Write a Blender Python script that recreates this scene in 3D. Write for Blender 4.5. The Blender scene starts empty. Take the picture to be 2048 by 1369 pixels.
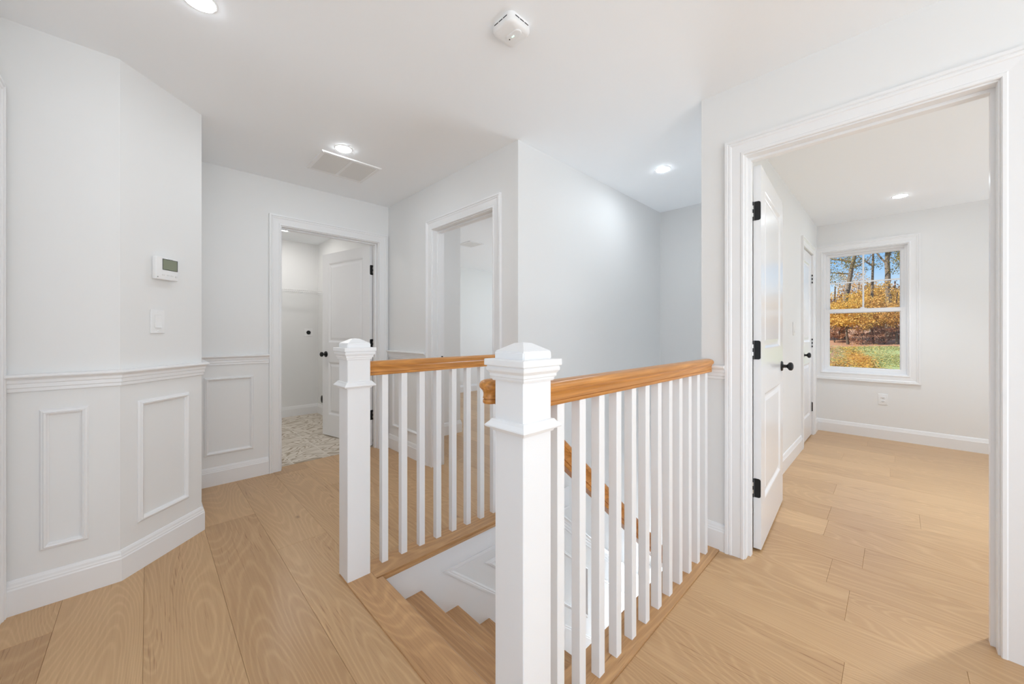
import bpy, bmesh, math, random
import numpy as np
from mathutils import Vector, Matrix
random.seed(7)
S = bpy.context.scene
COL = S.collection
R = math.radians
V = Vector

# ------------------------------------------------------------------ camera
CAM_H, CE = 1.155, 2.437
F, CY = 747.0, 667.0
cd = bpy.data.cameras.new('camera'); cam = bpy.data.objects.new('camera', cd); COL.objects.link(cam)
cam.location = (0, 0, CAM_H)
cam.rotation_euler = (R(90), 0, R(45.72 - 90))
cd.sensor_fit = 'HORIZONTAL'; cd.sensor_width = 36.0; cd.lens = F / 2048 * 36
cd.shift_y = -(684.5 - CY) / 2048
cd.clip_start = 0.02; cd.clip_end = 400
S.camera = cam

# ------------------------------------------------------------------ materials
def mat(name, col, rough=0.5, metal=0.0, emit=None, estr=0.0, bump=None, spec=0.5):
    m = bpy.data.materials.new(name); m.use_nodes = True
    nt = m.node_tree; b = nt.nodes['Principled BSDF']
    b.inputs['Base Color'].default_value = (*col, 1); b.inputs['Roughness'].default_value = rough
    b.inputs['Metallic'].default_value = metal
    b.inputs['Specular IOR Level'].default_value = spec
    if emit:
        b.inputs['Emission Color'].default_value = (*emit, 1); b.inputs['Emission Strength'].default_value = estr
    if bump:
        sc, st = bump
        tc = nt.nodes.new('ShaderNodeTexCoord'); n = nt.nodes.new('ShaderNodeTexNoise'); n.inputs['Scale'].default_value = sc
        n.inputs['Detail'].default_value = 3
        bp = nt.nodes.new('ShaderNodeBump'); bp.inputs['Strength'].default_value = st; bp.inputs['Distance'].default_value = 0.002
        nt.links.new(tc.outputs['Object'], n.inputs['Vector']); nt.links.new(n.outputs['Fac'], bp.inputs['Height'])
        nt.links.new(bp.outputs['Normal'], b.inputs['Normal'])
    return m

def srgb(r, g, b):
    f = lambda c: (c / 255 / 12.92) if c / 255 <= 0.04045 else ((c / 255 + 0.055) / 1.055) ** 2.4
    return (f(r), f(g), f(b))

def wood(name, light, dark, axis='Y', rough=0.42, plank=False, grain=1.0, bump=0.06, spec=0.5, ringf=150.0, ringw=0.16, porew=0.35, fibw=0.5, ringp=3.0, tone=0.42, patchw=0.7):
    """oak: long stretched fibres, wavy cathedral rings and fine dark pores along one axis"""
    m = bpy.data.materials.new(name); m.use_nodes = True
    nt = m.node_tree; N = nt.nodes; L = nt.links; b = N['Principled BSDF']
    geo = N.new('ShaderNodeNewGeometry')
    vec = geo.outputs['Position']
    att = None
    if plank:
        att = N.new('ShaderNodeAttribute'); att.attribute_name = 'plank'
        mul = N.new('ShaderNodeVectorMath'); mul.operation = 'MULTIPLY'; mul.inputs[1].default_value = (37.0, 53.0, 11.0)
        L.new(att.outputs['Vector'], mul.inputs[0])
        add = N.new('ShaderNodeVectorMath'); add.operation = 'ADD'
        L.new(vec, add.inputs[0]); L.new(mul.outputs[0], add.inputs[1]); vec = add.outputs[0]
    def mapped(sx, sy):   # sx across the grain, sy along it
        mp = N.new('ShaderNodeMapping')
        mp.inputs['Scale'].default_value = (sx, sy, sx) if axis == 'Y' else (sy, sx, sx)
        L.new(vec, mp.inputs['Vector']); return mp.outputs[0]
    def noise(v, scale, detail, rgh=0.55):
        n = N.new('ShaderNodeTexNoise'); n.inputs['Scale'].default_value = scale; n.inputs['Detail'].default_value = detail
        n.inputs['Roughness'].default_value = rgh; L.new(v, n.inputs['Vector']); return n.outputs['Fac']
    def math_(op, a, bb=None, c=None):
        n = N.new('ShaderNodeMath'); n.operation = op
        for i, x in enumerate((a, bb, c)):
            if x is None: continue
            if isinstance(x, (int, float)): n.inputs[i].default_value = x
            else: L.new(x, n.inputs[i])
        return n.outputs[0]
    # cathedral rings: iso-lines of a smooth stretched field
    field = noise(mapped(3.0, 0.55), 1.0, 1.0, 0.4)
    wob = noise(mapped(14, 5), 1.0, 3)
    ring = math_('SINE', math_('ADD', math_('MULTIPLY', field, ringf), math_('MULTIPLY', wob, 5.0)))
    ring = math_('MULTIPLY_ADD', ring, 0.5, 0.5)
    ring = math_('POWER', ring, ringp)
    fib = noise(mapped(130, 3.0), 1.0, 4, 0.65)
    pores = noise(mapped(230, 7.0), 1.0, 2, 0.5)
    pr = N.new('ShaderNodeMapRange'); pr.inputs['From Min'].default_value = 0.60; pr.inputs['From Max'].default_value = 0.70
    L.new(pores, pr.inputs['Value'])
    patch = noise(mapped(2.6, 0.5), 1.0, 3)
    zone = N.new('ShaderNodeMapRange'); zone.inputs['From Min'].default_value = 0.48; zone.inputs['From Max'].default_value = 0.62
    L.new(noise(mapped(5, 1.2), 1.0, 2), zone.inputs['Value'])
    t = math_('MULTIPLY', ring, -ringw * grain)
    t = math_('ADD', t, math_('MULTIPLY_ADD', fib, fibw * grain, -0.5 * fibw * grain))
    t = math_('ADD', t, math_('MULTIPLY_ADD', patch, patchw, -0.5 * patchw))
    t = math_('ADD', t, math_('MULTIPLY', math_('MULTIPLY', pr.outputs[0], zone.outputs[0]), porew * grain))
    if plank:
        sep = N.new('ShaderNodeSeparateXYZ'); L.new(att.outputs['Vector'], sep.inputs[0])
        t = math_('ADD', t, math_('MULTIPLY_ADD', sep.outputs['Z'], tone, -0.5 * tone))
    t = math_('ADD', t, 0.38)
    cl = N.new('ShaderNodeClamp'); L.new(t, cl.inputs['Value'])
    mix = N.new('ShaderNodeMix'); mix.data_type = 'RGBA'
    mix.inputs[6].default_value = (*light, 1); mix.inputs[7].default_value = (*dark, 1)
    L.new(cl.outputs[0], mix.inputs[0]); colr = mix.outputs[2]
    # knots, small and rare
    vor = N.new('ShaderNodeTexVoronoi'); vor.feature = 'F1'; vor.inputs['Scale'].default_value = 1.0
    L.new(mapped(4.2, 2.1), vor.inputs['Vector'])
    kn = N.new('ShaderNodeMapRange'); kn.inputs['From Min'].default_value = 0.075; kn.inputs['From Max'].default_value = 0.02
    L.new(math_('ADD', vor.outputs['Distance'], math_('MULTIPLY_ADD', wob, 0.08, -0.03)), kn.inputs['Value'])
    sepc = N.new('ShaderNodeSeparateColor'); L.new(vor.outputs['Color'], sepc.inputs[0])
    has = math_('GREATER_THAN', sepc.outputs[0], 0.62)
    kmix = N.new('ShaderNodeMix'); kmix.data_type = 'RGBA'
    L.new(math_('MULTIPLY', math_('MULTIPLY', kn.outputs[0], has), 0.55), kmix.inputs[0])
    L.new(colr, kmix.inputs[6]); kmix.inputs[7].default_value = (dark[0] * .3, dark[1] * .25, dark[2] * .2, 1)
    L.new(kmix.outputs[2], b.inputs['Base Color'])
    b.inputs['Roughness'].default_value = rough; b.inputs['Specular IOR Level'].default_value = spec
    bp = N.new('ShaderNodeBump'); bp.inputs['Strength'].default_value = bump; bp.inputs['Distance'].default_value = 0.003; bp.invert = True
    L.new(math_('ADD', fib, pr.outputs[0]), bp.inputs['Height']); L.new(bp.outputs['Normal'], b.inputs['Normal'])
    return m

HALL_P, SIDE_P, BED_P, ROOM2_P, LOWER_P, LENS = 52.0, 8.0, 4.0, 17.0, 22.0, 112.0
HALL_UP, BED_UP, ROOM2_UP = 118.0, 29.0, 36.0
M = {}
M['wall'] = mat('wall_paint', (0.80, 0.80, 0.795), 0.62, bump=(260, 0.03))
M['ceil'] = mat('ceiling_paint', (0.905, 0.925, 0.945), 0.8)
M['trim'] = mat('trim_paint', (0.83, 0.83, 0.835), 0.32)
M['door'] = mat('door_paint', (0.83, 0.83, 0.84), 0.22)
M['plastic'] = mat('white_plastic', (0.84, 0.84, 0.84), 0.35)
M['vent'] = mat('vent_enamel', (0.74, 0.74, 0.73), 0.45)
M['slot'] = mat('slot_dark', (0.02, 0.02, 0.02), 0.6)
M['duct'] = mat('duct_grey', (0.30, 0.30, 0.30), 0.7)
M['black'] = mat('black_metal', (0.008, 0.008, 0.009), 0.42, 0.2)
M['steel'] = mat('pin_steel', (0.62, 0.61, 0.59), 0.3, 1.0)
M['lcd'] = mat('lcd_screen', srgb(128, 134, 112), 0.25)
M['grey'] = mat('grey_print', (0.35, 0.35, 0.35), 0.5)
M['led'] = mat('green_led', (0.5, 1, 0.7), 0.4, emit=(0.55, 1.0, 0.72), estr=1.1)
LENSES = {}
def lens(k, col):
    if (k, col) not in LENSES: LENSES[k, col] = mat('lamp_lens', (0.9, 0.9, 0.9), 0.5, emit=col, estr=LENS * k)
    return LENSES[k, col]
M['wire'] = mat('wire_enamel', (0.78, 0.78, 0.78), 0.35)
M['vinyl'] = mat('window_vinyl', (0.88, 0.88, 0.89), 0.3)
M['floor'] = wood('oak_floor', srgb(205, 168, 124), srgb(154, 114, 74), 'Y', 0.30, plank=True, bump=0.10, grain=1.15, ringf=330.0, ringw=0.17, porew=0.6, fibw=0.5, ringp=3.5, tone=0.36, patchw=0.5)
M['floor_base'] = mat('floor_underlay', srgb(70, 48, 30), 0.8)
M['tread'] = wood('oak_tread', srgb(204, 160, 112), srgb(138, 96, 58), 'Y', 0.36, grain=1.5, fibw=0.65, ringf=300.0, ringw=0.14)
M['shoe'] = wood('oak_shoe', srgb(200, 156, 108), srgb(138, 96, 58), 'X', 0.36, grain=1.6)
M['rail'] = wood('oak_rail', srgb(220, 153, 76), srgb(132, 76, 26), 'X', 0.28, grain=1.3, porew=0.15, fibw=0.85)

def glass_mat():
    m = bpy.data.materials.new('window_glass'); m.use_nodes = True
    nt = m.node_tree; N = nt.nodes; L = nt.links
    N.remove(N['Principled BSDF'])
    tr = N.new('ShaderNodeBsdfTransparent'); tr.inputs[0].default_value = (0.97, 0.98, 0.975, 1)
    gl = N.new('ShaderNodeBsdfGlossy'); gl.inputs['Roughness'].default_value = 0.02
    fr = N.new('ShaderNodeFresnel'); fr.inputs['IOR'].default_value = 1.22
    mx = N.new('ShaderNodeMixShader')
    L.new(fr.outputs[0], mx.inputs[0]); L.new(tr.outputs[0], mx.inputs[1]); L.new(gl.outputs[0], mx.inputs[2])
    L.new(mx.outputs[0], N['Material Output'].inputs[0])
    return m
M['glass'] = glass_mat()

def tile_mat():
    m = bpy.data.materials.new('patterned_tile'); m.use_nodes = True
    nt = m.node_tree; N = nt.nodes; L = nt.links; b = N['Principled BSDF']
    geo = N.new('ShaderNodeNewGeometry')
    br = N.new('ShaderNodeTexBrick'); br.offset = 0.0; br.inputs['Scale'].default_value = 1.0
    br.inputs['Brick Width'].default_value = 0.305; br.inputs['Row Height'].default_value = 0.61
    br.inputs['Mortar Size'].default_value = 0.0035; br.inputs['Mortar Smooth'].default_value = 0.1
    sh = N.new('ShaderNodeVectorMath'); sh.operation = 'ADD'; sh.inputs[1].default_value = (-1.225 + 10 * 0.305, 1.1, 0)
    L.new(geo.outputs['Position'], sh.inputs[0]); L.new(sh.outputs[0], br.inputs['Vector'])
    mp = N.new('ShaderNodeMapping'); mp.inputs['Scale'].default_value = (3.2, 6.5, 1.0)
    L.new(geo.outputs['Position'], mp.inputs['Vector'])
    no = N.new('ShaderNodeTexNoise'); no.inputs['Scale'].default_value = 1.0; no.inputs['Detail'].default_value = 1.5
    no.inputs['Distortion'].default_value = 0.8
    L.new(mp.outputs[0], no.inputs['Vector'])
    mu = N.new('ShaderNodeMath'); mu.operation = 'MULTIPLY'; mu.inputs[1].default_value = 52.0
    si = N.new('ShaderNodeMath'); si.operation = 'SINE'
    L.new(no.outputs['Fac'], mu.inputs[0]); L.new(mu.outputs[0], si.inputs[0])
    rm = N.new('ShaderNodeMapRange'); rm.inputs['From Min'].default_value = 0.35; rm.inputs['From Max'].default_value = 0.8
    L.new(si.outputs[0], rm.inputs['Value'])
    m1 = N.new('ShaderNodeMix'); m1.data_type = 'RGBA'
    m1.inputs[6].default_value = (*srgb(212, 203, 190), 1); m1.inputs[7].default_value = (*srgb(162, 146, 124), 1)
    L.new(rm.outputs[0], m1.inputs[0])
    m2 = N.new('ShaderNodeMix'); m2.data_type = 'RGBA'
    L.new(br.outputs['Fac'], m2.inputs[0]); L.new(m1.outputs[2], m2.inputs[6]); m2.inputs[7].default_value = (*srgb(218, 211, 200), 1)
    L.new(m2.outputs[2], b.inputs['Base Color']); b.inputs['Roughness'].default_value = 0.5
    return m
M['tile'] = tile_mat()

def leaf_mat(name, cols, trans=0.35):
    m = bpy.data.materials.new(name); m.use_nodes = True
    nt = m.node_tree; N = nt.nodes; L = nt.links; b = N['Principled BSDF']
    at = N.new('ShaderNodeAttribute'); at.attribute_name = 'tint'
    cr = N.new('ShaderNodeValToRGB')
    els = cr.color_ramp.elements
    while len(els) < len(cols): els.new(0.5)
    for i, c in enumerate(cols):
        els[i].position = i / max(1, len(cols) - 1); els[i].color = (*c, 1)
    L.new(at.outputs['Fac'], cr.inputs[0]); L.new(cr.outputs[0], b.inputs['Base Color'])
    b.inputs['Roughness'].default_value = 0.7
    tl = N.new('ShaderNodeBsdfTranslucent'); L.new(cr.outputs[0], tl.inputs[0])
    mx = N.new('ShaderNodeMixShader'); mx.inputs[0].default_value = trans
    L.new(b.outputs[0], mx.inputs[1]); L.new(tl.outputs[0], mx.inputs[2]); L.new(mx.outputs[0], N['Material Output'].inputs[0])
    return m
M['leaf_gold'] = leaf_mat('leaf_gold', [srgb(166, 122, 50), srgb(240, 190, 92), srgb(250, 208, 116), srgb(190, 172, 84)])
M['leaf_orange'] = leaf_mat('leaf_orange', [srgb(150, 116, 62), srgb(232, 178, 96), srgb(240, 196, 116), srgb(176, 150, 84)])
M['leaf_green'] = leaf_mat('leaf_green', [srgb(96, 100, 56), srgb(150, 146, 80), srgb(206, 172, 90), srgb(120, 120, 70)])
M['leaf_brown'] = leaf_mat('leaf_brown', [srgb(124, 90, 68), srgb(166, 122, 92), srgb(200, 150, 110), srgb(146, 100, 84)])
M['leaf_fallen'] = leaf_mat('leaf_fallen', [srgb(232, 176, 66), srgb(240, 196, 92), srgb(204, 146, 70), srgb(170, 104, 64)], 0.1)
M['grass_blade'] = leaf_mat('grass_blade', [srgb(138, 146, 80), srgb(176, 176, 112), srgb(206, 194, 134), srgb(152, 154, 92)], 0.2)
M['bark'] = mat('tree_bark', srgb(128, 114, 98), 0.9, bump=(18, 0.5))
M['bark_dark'] = mat('tree_bark_dark', srgb(92, 78, 64), 0.9, bump=(18, 0.5))

def ground_mat():
    m = bpy.data.materials.new('lawn_and_leaf_litter'); m.use_nodes = True
    nt = m.node_tree; N = nt.nodes; L = nt.links; b = N['Principled BSDF']
    geo = N.new('ShaderNodeNewGeometry'); sep = N.new('ShaderNodeSeparateXYZ'); L.new(geo.outputs['Position'], sep.inputs[0])
    n1 = N.new('ShaderNodeTexNoise'); n1.inputs['Scale'].default_value = 0.9; n1.inputs['Detail'].default_value = 6
    n2 = N.new('ShaderNodeTexNoise'); n2.inputs['Scale'].default_value = 7; n2.inputs['Detail'].default_value = 5
    for n in (n1, n2): L.new(geo.outputs['Position'], n.inputs['Vector'])
    def mix(f, a, bb):
        x = N.new('ShaderNodeMix'); x.data_type = 'RGBA'
        if isinstance(f, float): x.inputs[0].default_value = f
        else: L.new(f, x.inputs[0])
        for i, c in ((6, a), (7, bb)):
            if isinstance(c, tuple): x.inputs[i].default_value = (*c, 1)
            else: L.new(c, x.inputs[i])
        return x.outputs[2]
    grass = mix(n2.outputs['Fac'], srgb(136, 152, 80), srgb(196, 196, 130))
    litter = mix(n2.outputs['Fac'], srgb(138, 98, 74), srgb(212, 164, 126))
    ad = N.new('ShaderNodeMath'); ad.operation = 'MULTIPLY_ADD'; ad.inputs[1].default_value = 3.0; L.new(n1.outputs['Fac'], ad.inputs[0]); L.new(sep.outputs['X'], ad.inputs[2])
    far = N.new('ShaderNodeMapRange'); far.inputs['From Min'].default_value = 30.6; far.inputs['From Max'].default_value = 31.6
    L.new(ad.outputs[0], far.inputs['Value'])
    # a bare leafy corner of the lawn towards +Y
    ad2 = N.new('ShaderNodeMath'); ad2.operation = 'MULTIPLY_ADD'; ad2.inputs[1].default_value = 1.6; L.new(n1.outputs['Fac'], ad2.inputs[0]); L.new(sep.outputs['Y'], ad2.inputs[2])
    ad3 = N.new('ShaderNodeMath'); ad3.operation = 'MULTIPLY_ADD'; ad3.inputs[1].default_value = -0.14; L.new(sep.outputs['X'], ad3.inputs[0]); L.new(ad2.outputs[0], ad3.inputs[2])
    side = N.new('ShaderNodeMapRange'); side.inputs['From Min'].default_value = -1.25; side.inputs['From Max'].default_value = -0.75
    L.new(ad3.outputs[0], side.inputs['Value'])
    c = mix(side.outputs[0], grass, litter); c = mix(far.outputs[0], c, litter)
    L.new(c, b.inputs['Base Color']); b.inputs['Roughness'].default_value = 0.95
    return m
M['ground'] = ground_mat()

# ------------------------------------------------------------------ helpers
def box(bm, x0, x1, y0, y1, z0, z1):
    if x0 > x1: x0, x1 = x1, x0
    if y0 > y1: y0, y1 = y1, y0
    if z0 > z1: z0, z1 = z1, z0
    v = [bm.verts.new(p) for p in ((x0,y0,z0),(x1,y0,z0),(x1,y1,z0),(x0,y1,z0),(x0,y0,z1),(x1,y0,z1),(x1,y1,z1),(x0,y1,z1))]
    for f in ((0,3,2,1),(4,5,6,7),(0,1,5,4),(1,2,6,5),(2,3,7,6),(3,0,4,7)): bm.faces.new([v[i] for i in f])

def bbox(bm, x0, x1, y0, y1, z0, z1, bev=0.003, seg=2):
    t = bmesh.new(); box(t, x0, x1, y0, y1, z0, z1)
    bmesh.ops.bevel(t, geom=t.edges[:], offset=bev, segments=seg, affect='EDGES', profile=0.6)
    merge(bm, t)

def merge(bm, t, mtx=None):
    mp = {}
    for v in t.verts: mp[v] = bm.verts.new(mtx @ v.co if mtx else v.co)
    for f in t.faces:
        try: bm.faces.new([mp[v] for v in f.verts])
        except ValueError: pass
    t.free()

def prism(bm, pts, z0, z1):
    a = [bm.verts.new((x, y, z0)) for x, y in pts]; b = [bm.verts.new((x, y, z1)) for x, y in pts]
    n = len(pts)
    bm.faces.new(a[::-1]); bm.faces.new(b)
    for i in range(n): bm.faces.new((a[i], a[(i+1) % n], b[(i+1) % n], b[i]))

def sweep(bm, prof, path, N, closed=False, cap=True):
    """profile (u, v) along a path: u to the left of travel (N x d), v along N; mitred corners"""
    P = [V(p) for p in path]; N = V(N).normalized(); n = len(P); rings = []
    for i in range(n):
        s = []
        if closed or i > 0: s.append(N.cross((P[i] - P[i-1]).normalized()).normalized())
        if closed or i < n - 1: s.append(N.cross((P[(i+1) % n] - P[i]).normalized()).normalized())
        m = s[0] if len(s) == 1 else (s[0] + s[1]) / (1 + s[0].dot(s[1]))
        rings.append([bm.verts.new(P[i] + m * u + N * v) for u, v in prof])
    k = len(prof)
    for i in range(n if closed else n - 1):
        a, b = rings[i], rings[(i+1) % n]
        for j in range(k): bm.faces.new((a[j], a[(j+1) % k], b[(j+1) % k], b[j]))
    if cap and not closed:
        bm.faces.new(rings[0][::-1]); bm.faces.new(rings[-1])

def lathe(bm, prof, seg=32, mtx=None):
    """profile (r, z) about Z"""
    t = bmesh.new(); rings = []
    for r, z in prof:
        rings.append([t.verts.new((r * math.cos(2*math.pi*i/seg), r * math.sin(2*math.pi*i/seg), z)) for i in range(seg)] if r > 1e-6 else [t.verts.new((0, 0, z))])
    for a, b in zip(rings[:-1], rings[1:]):
        for i in range(seg):
            j = (i + 1) % seg
            if len(a) == 1 and len(b) == 1: continue
            if len(a) == 1: t.faces.new((a[0], b[i], b[j]))
            elif len(b) == 1: t.faces.new((a[i], a[j], b[0]))
            else: t.faces.new((a[i], a[j], b[j], b[i]))
    merge(bm, t, mtx)

def tube(bm, pts, rads, seg=8):
    P = [V(p) for p in pts]; rings = []
    up = V((0.37, 0.61, 0.7))
    for i, p in enumerate(P):
        d = (P[min(i+1, len(P)-1)] - P[max(i-1, 0)]).normalized()
        a = d.cross(up).normalized(); b = d.cross(a)
        r = rads[i] if isinstance(rads, (list, tuple)) else rads
        rings.append([bm.verts.new(p + (a * math.cos(2*math.pi*k/seg) + b * math.sin(2*math.pi*k/seg)) * r) for k in range(seg)])
    for a, b in zip(rings[:-1], rings[1:]):
        for k in range(seg): bm.faces.new((a[k], a[(k+1) % seg], b[(k+1) % seg], b[k]))
    bm.faces.new(rings[0][::-1]); bm.faces.new(rings[-1])

def obj(name, bm, m, parent=None, smooth=False, recalc=True):
    if recalc: bmesh.ops.recalc_face_normals(bm, faces=bm.faces[:])
    me = bpy.data.meshes.new(name); bm.to_mesh(me); bm.free()
    for mm in (m if isinstance(m, (list, tuple)) else [m]): me.materials.append(mm)
    if smooth:
        me.shade_smooth()
        me.set_sharp_from_angle(angle=R(38))
    o = bpy.data.objects.new(name, me); COL.objects.link(o)
    if parent: o.parent = parent
    return o

def tag(o, label, cat, group=None, kind=None):
    o['label'] = label; o['category'] = cat
    if group: o['group'] = group
    if kind: o['kind'] = kind
    return o

def thing(name, label, cat, loc=(0,0,0), rz=0.0, group=None, kind=None):
    o = bpy.data.objects.new(name, None); COL.objects.link(o); o.empty_display_size = 0.1
    o.location = loc; o.rotation_euler = (0, 0, rz)
    return tag(o, label, cat, group, kind)

def struct(name, bm, m, label, cat, smooth=False):
    return tag(obj(name, bm, m, smooth=smooth), label, cat, kind='structure')

def wall_rot(nx, ny): return math.atan2(ny, nx) + math.pi / 2   # local -Y faces along the normal

# ------------------------------------------------------------------ room shell
YS = 1.742          # stair wall, hall side of the opening
YR = 0.745          # other stair wall
XE = 3.90           # end wall of the stairwell
XR = 2.185          # hall wall with the bedroom doorway
XC = 1.755          # hall wall with the second room's doorway
YL = 3.605          # hall wall with the laundry doorway
XF = 5.75           # bedroom window wall
LOW = -2.75
T = 0.115

def holed(bm, axis, c0, c1, a0, a1, w0, w1, z0, z1):
    """wall slab c0..c1 thick running a0..a1 with a window hole w0..w1, z0..z1"""
    for p0, p1, q0, q1 in ((a0, w0, 0, CE), (w1, a1, 0, CE), (w0, w1, 0, z0), (w0, w1, z1, CE)):
        if axis == 'X': box(bm, p0, p1, c0, c1, q0, q1)
        else: box(bm, c0, c1, p0, p1, q0, q1)
bm = bmesh.new(); prism(bm, [(-0.6, 2.53), (-0.093, 2.53), (0.226, 2.84), (0.226, 3.66), (-0.6, 3.66)], 0, CE)
struct('wall_left', bm, M['wall'], 'white wall with a clipped corner holding the thermostat and light switch', 'wall')
bm = bmesh.new()
box(bm, -0.545, -0.43, 2.43, 2.60, 0, CE); box(bm, -0.545, -0.43, 1.50, 1.67, 0, CE); box(bm, -0.545, -0.43, 1.67, 2.43, 2.055, CE)
box(bm, -1.7, -0.43, 1.50, 1.615, 0, CE); holed(bm, 'Y', -1.715, -1.6, -5.6, 1.615, -1.4, 0.7, 0.5, 2.1)
struct('wall_hall_side', bm, M['wall'], 'plain white wall at the edge of the hall beside the clipped corner wall', 'wall')
bm = bmesh.new(); holed(bm, 'X', -5.615, -5.5, -1.715, 2.3, -1.3, 1.9, 0.3, 2.2)
struct('wall_hall_end', bm, M['wall'], 'plain white wall closing the hall behind the viewer', 'wall')
bm = bmesh.new()
LX0, LX1, LZ = 0.80, 1.653, 2.06
box(bm, 0.10, LX0, YL, YL + T, 0, CE); box(bm, LX1, 1.87, YL, YL + T, 0, CE); box(bm, LX0, LX1, YL, YL + T, LZ, CE)
struct('wall_laundry_front', bm, M['wall'], 'white hall wall with the laundry doorway in it', 'wall')
bm = bmesh.new()
CY0, CY1, CZ = 1.988, 2.780, 2.045
box(bm, XC, XC + T, YS, CY0, 0, CE); box(bm, XC, XC + T, CY1, YL + T, 0, CE); box(bm, XC, XC + T, CY0, CY1, CZ, CE)
struct('wall_centre', bm, M['wall'], 'white hall wall with the cased doorway between stairwell and laundry', 'wall')
bm = bmesh.new()
box(bm, XC + T, XE + 0.1, YS, YS + 0.1, -0.25, CE); box(bm, 0.77, XE + 0.1, YS, YS + 0.1, LOW, -0.25); box(bm, 0.77, XC + T, YS, YS + 0.1, -0.25, -0.02)
struct('wall_stair_side', bm, M['wall'], 'white stairwell wall running down beside the treads', 'wall')
bm = bmesh.new(); box(bm, XE, XE + 0.1, YR, YS, LOW, CE)
struct('wall_stair_end', bm, M['wall'], 'white wall at the far end of the stairwell', 'wall')
bm = bmesh.new()
KX0, KX1, KZ = 4.752, 5.409, 2.045   # closet opening
box(bm, XR, KX0, 0.655, YR, 0, CE); box(bm, KX1, XF + 0.15, 0.655, YR, 0, CE); box(bm, KX0, KX1, 0.655, YR, KZ, CE)
box(bm, 0.77, XE + 0.1, 0.655, YR, LOW, -0.03); box(bm, KX0, KX1, 0.72, YR, 0, KZ)
struct('wall_bedroom_left', bm, M['wall'], 'white bedroom wall with the closet door, shared with the stairwell', 'wall')
bm = bmesh.new()
RY0, RY1, RZ = -0.264, 0.538, 2.066
box(bm, XR, XR + T, RY1, 0.655, 0, CE); box(bm, XR, XR + T, -5.6, RY0, 0, CE); box(bm, XR, XR + T, RY0, RY1, RZ, CE)
struct('wall_right', bm, M['wall'], 'white hall wall with the wide cased bedroom doorway', 'wall')
bm = bmesh.new()
WY0, WY1, WZ0, WZ1 = -0.100, 0.606, 0.702, 2.112
box(bm, XF, XF + 0.15, WY1, 0.655, 0, CE); box(bm, XF, XF + 0.15, -3.3, WY0, 0, CE)
box(bm, XF, XF + 0.15, WY0, WY1, 0, WZ0); box(bm, XF, XF + 0.15, WY0, WY1, WZ1, CE)
struct('wall_bedroom_window', bm, M['wall'], 'white bedroom wall holding the double-hung window', 'wall')
bm = bmesh.new(); holed(bm, 'X', -3.315, -3.2, XR, XF + 0.15, 3.2, 5.2, 0.6, 2.1)
struct('wall_bedroom_right', bm, M['wall'], 'plain white bedroom wall across from the closet', 'wall')
bm = bmesh.new(); box(bm, 0.0, 0.10, YL + T, 5.95, 0, CE)
struct('wall_laundry_left', bm, M['wall'], 'white side wall of the laundry room across from its open door', 'wall')
bm = bmesh.new(); box(bm, 0.0, 1.885, 5.85, 5.95, 0, CE)
struct('wall_laundry_back', bm, M['wall'], 'white laundry wall under the wire shelf with the dryer outlet', 'wall')
bm = bmesh.new(); prism(bm, [(1.77, YL + T), (1.87, YL + T), (1.87, 3.555), (2.62, 3.555), (2.62, 6.0), (1.77, 6.0)], 0, CE)
struct('wall_laundry_right', bm, M['wall'], 'white block of wall between laundry room and second bedroom', 'wall')
bm = bmesh.new(); box(bm, 2.62, 6.6, 5.9, 6.0, 0, CE); holed(bm, 'Y', 6.5, 6.6, YS, 6.0, 2.4, 4.4, 0.6, 2.1); box(bm, XE + 0.1, 6.6, YS, YS + 0.1, 0, CE)
struct('wall_far_room', bm, M['wall'], 'white walls at the far side of the second bedroom', 'wall')
bm = bmesh.new()
box(bm, -1.75, 6.65, -5.65, 6.05, CE, CE + 0.12)
struct('ceiling', bm, M['ceil'], 'flat white ceiling over hall, stairwell and rooms', 'ceiling')
bm = bmesh.new(); box(bm, 0.6, XE + 0.1, YR - 0.09, YS + 0.1, LOW - 0.1, LOW)
struct('floor_lower', bm, M['floor_base'], 'brown floor at the very bottom of the stairwell', 'floor')

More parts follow.
